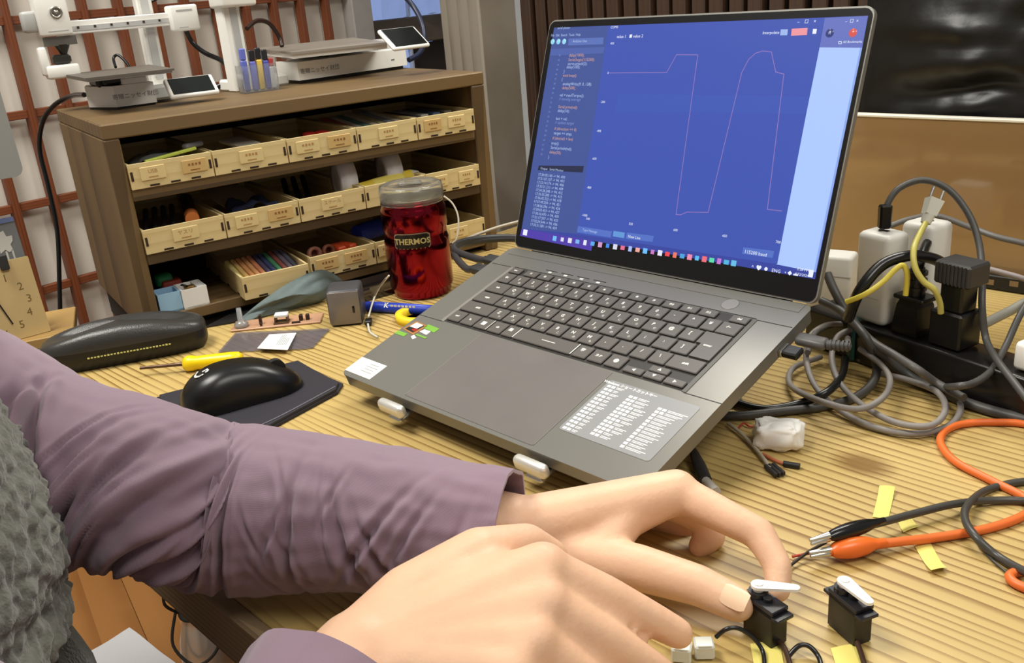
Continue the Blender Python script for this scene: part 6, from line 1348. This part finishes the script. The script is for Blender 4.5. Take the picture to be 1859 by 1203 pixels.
for k in range(26):
    s0 = .470 + .225 * (k / 25) + rnd.uniform(-.004, .004)
    folds.append((s0, -.050 + .030 * (k / 25) + rnd.uniform(-.008, .008), rnd.uniform(1.0, 2.1), rnd.uniform(.45, 1.0), rnd.uniform(.0028, .0052), rnd.uniform(.0024, .0038)))
for k in range(12):
    folds.append((rnd.uniform(.70, .96), rnd.uniform(-.05, .05), rnd.uniform(.6, 2.2), rnd.uniform(.25, .6), rnd.uniform(.0012, .0026), rnd.uniform(.003, .005)))
def ldisp(s, th):
    d = 0
    for (s0, sl, th0, tw_, dp_, w_) in folds:
        dt = (th - th0 + PI) % (2 * PI) - PI
        if abs(dt) > 2.6 * tw_: continue
        g = math.exp(-(dt / tw_) ** 2); x = (s - s0 - sl * dt) / w_
        d += dp_ * g * (-math.exp(-x * x) + .55 * math.exp(-((x - 1.9) / 1.2) ** 2) + .3 * math.exp(-((x + 1.9) / 1.2) ** 2))
    v = Vector((s * 9, math.cos(th) * 1.6, math.sin(th) * 1.6))
    return d + .0035 * noise.noise(v) + .0016 * noise.noise(v * 3.1)
def lrad(s, th):
    pts_ = ((0, .066), (.25, .064), (.40, .0605), (.52, .056), (.66, .0535), (.80, .048), (.92, .0415), (1, .0400))
    for (s0, r0), (s1, r1) in zip(pts_[:-1], pts_[1:]):
        if s <= s1: return r0 + (r1 - r0) * (s - s0) / (s1 - s0)
    return pts_[-1][1]
CE = dep(925, 970, .556)
lpts = [LSH, LSH.lerp(LEL, .5) + Vector((0, 0, .012)), LEL.lerp(LSH, .12), LEL.lerp(CE, .15), at(400, 920, .064), at(560, 926, .060), dep(740, 945, .572), CE]
sleeve('left_sleeve', lpts, lrad, ldisp, 560, 150, .0012)
def rrad(s, th): return .062 - .022 * s
rpts = [RSH, RSH.lerp(REL, .5), REL, REL.lerp(RWR, .5), dep(592, 1252, .432)]
sleeve('right_sleeve', rpts, rrad, lambda s, th: .003 * noise.noise(Vector((s * 12, math.cos(th) * 2, math.sin(th) * 2))), 80, 60)
# fleece vest
M_fl = mat('grey_fleece', (112, 112, 104), 0.95, var=0.28, vs=160, bump=0.6, bs=420, sheen=0.4)
def vest(u, v):
    th = 2 * PI * u; z = .040 + v * .285
    k = v
    a_ = .172 - .010 * k + .010 * math.sin(PI * min(1, k * 1.5)); b_ = .118 - .030 * max(0, k - .15) + .004 * math.sin(k * 9)
    if v < .06: q = 1 - (.06 - v) / .06; a_ *= .90 + .10 * math.sqrt(max(0, 1 - (1 - q) ** 2)); b_ *= .90 + .10 * math.sqrt(max(0, 1 - (1 - q) ** 2))
    if v > .80: q = (v - .80) / .2; a_ *= 1 - .55 * q * q; b_ *= 1 - .35 * q * q
    c = tc(z); d = UX * math.cos(th) * a_ + VX * math.sin(th) * b_
    p = c + d; n_ = d.normalized()
    f = .006 * noise.noise(p * 14) + .0070 * (.45 - noise.voronoi(p * 95 + Vector((noise.noise(p * 60), noise.noise(p * 60 + Vector((9, 0, 0))), 0)) * .8)[0][0]) + .0016 * noise.noise(p * 220)
    f -= .007 * math.exp(-((z - .04 - .25 * (math.cos(th) * .17)) / .012) ** 2)
    return p + n_ * f
b = MB(); b.grid(vest, 520, 200, cu=True); pobj('fleece_vest', b, M_fl)
def vz(th, z, off=.004):
    v = (z - .040) / .285; p = vest((th / (2 * PI)) % 1, v); return p + (UX * math.cos(th) + VX * math.sin(th)) * off
b = MB(); b.tube([vz(.10 + .03 * k, .045 + .04 * k) for k in range(6)], .009, 10, sub=6); pobj('dark_binding', b, mat('binding_black', (36, 37, 36), 0.8, bump=.4, bs=600))
# shirt body under the vest, closing at the neck
def shirt(u, v):
    th = 2 * PI * u; z = .10 + .285 * v; q = max(0, (v - .55) / .45)
    a_ = .160 - .100 * q ** 1.6; b_ = .102 - .046 * q ** 1.6
    return tc(z, 0, .010 * q) + UX * math.cos(th) * a_ + VX * math.sin(th) * b_
b = MB(); b.grid(shirt, 60, 24, cu=True); b.ball(RSH, .064, 24); b.ball(LSH, .068, 24); so = pobj('shirt', b, mat('mauve_plain', (130, 108, 126), 0.8))
# trousers
b = MB()
for h_, k_, f_ in ((HL, KL, sw(-.72, -.05, FLZ + .07)), (HR, KR, sw(-.50, -.12, FLZ + .07))):
    b.tube([h_ + Vector((0, 0, .04)), h_, h_.lerp(k_, .5), k_, k_.lerp(f_, .5), f_], lambda t: .098 - .046 * t, 28, sub=8)
X = frame(tc(-.085), UX, VX, ZX); b.ball((0, 0, 0), 1, 60, X=X @ Matrix.Diagonal((.166, .122, .165, 1)))
nn_ = []
for p in b.v:
    q = Vector(p); d_ = noise.noise(q * 140) * .0035 + noise.noise(q * 40) * .003; nn_.append((p[0] + d_, p[1] + d_, p[2] + d_))
b.v = nn_; pobj('trousers', b, mat('dark_green_pile', (38, 42, 30), 0.95, bump=.6, bs=400, sheen=.4))
# hair
b = MB(); X = frame(tc(.545, 0, .018), UX, VX, ZX)
def hair(u, v):
    t = 2 * PI * u; p = PI / 2 * v; r = 1.0 + .05 * noise.noise(Vector((math.cos(t) * 3, math.sin(t) * 3, v * 4)))
    z = -.35 - .25 * max(0, -math.sin(t)) + (1.35 + .25 * max(0, -math.sin(t))) * math.sin(p); rr = math.sqrt(max(0, 1 - max(-.95, min(1, z)) ** 2)) if z > 0 else 1.0
    return X @ Vector((.079 * rr * r * math.cos(t), .094 * rr * r * math.sin(t) - (.012 if z < .3 else 0), .108 * z))
b.grid(hair, 36, 18, cu=True); pobj('hair', b, mat('hair_black', (24, 20, 18), 0.5, bump=.3, bs=200))
for sg in (-1, 1):
    b = MB(); b.ball(tc(.522, .027 * sg, .109), .0105, 12); pobj('eye', b, pl('eye_dark', (40, 30, 26), 0.2))
b = MB(); b.grid(lambda u, v: tc(.466 + .006 * (v - .5), .022 * (2 * u - 1), .1140 - .012 * (2 * u - 1) ** 2), 8, 3); pobj('mouth', b, pl('lips', (170, 96, 84), 0.5))
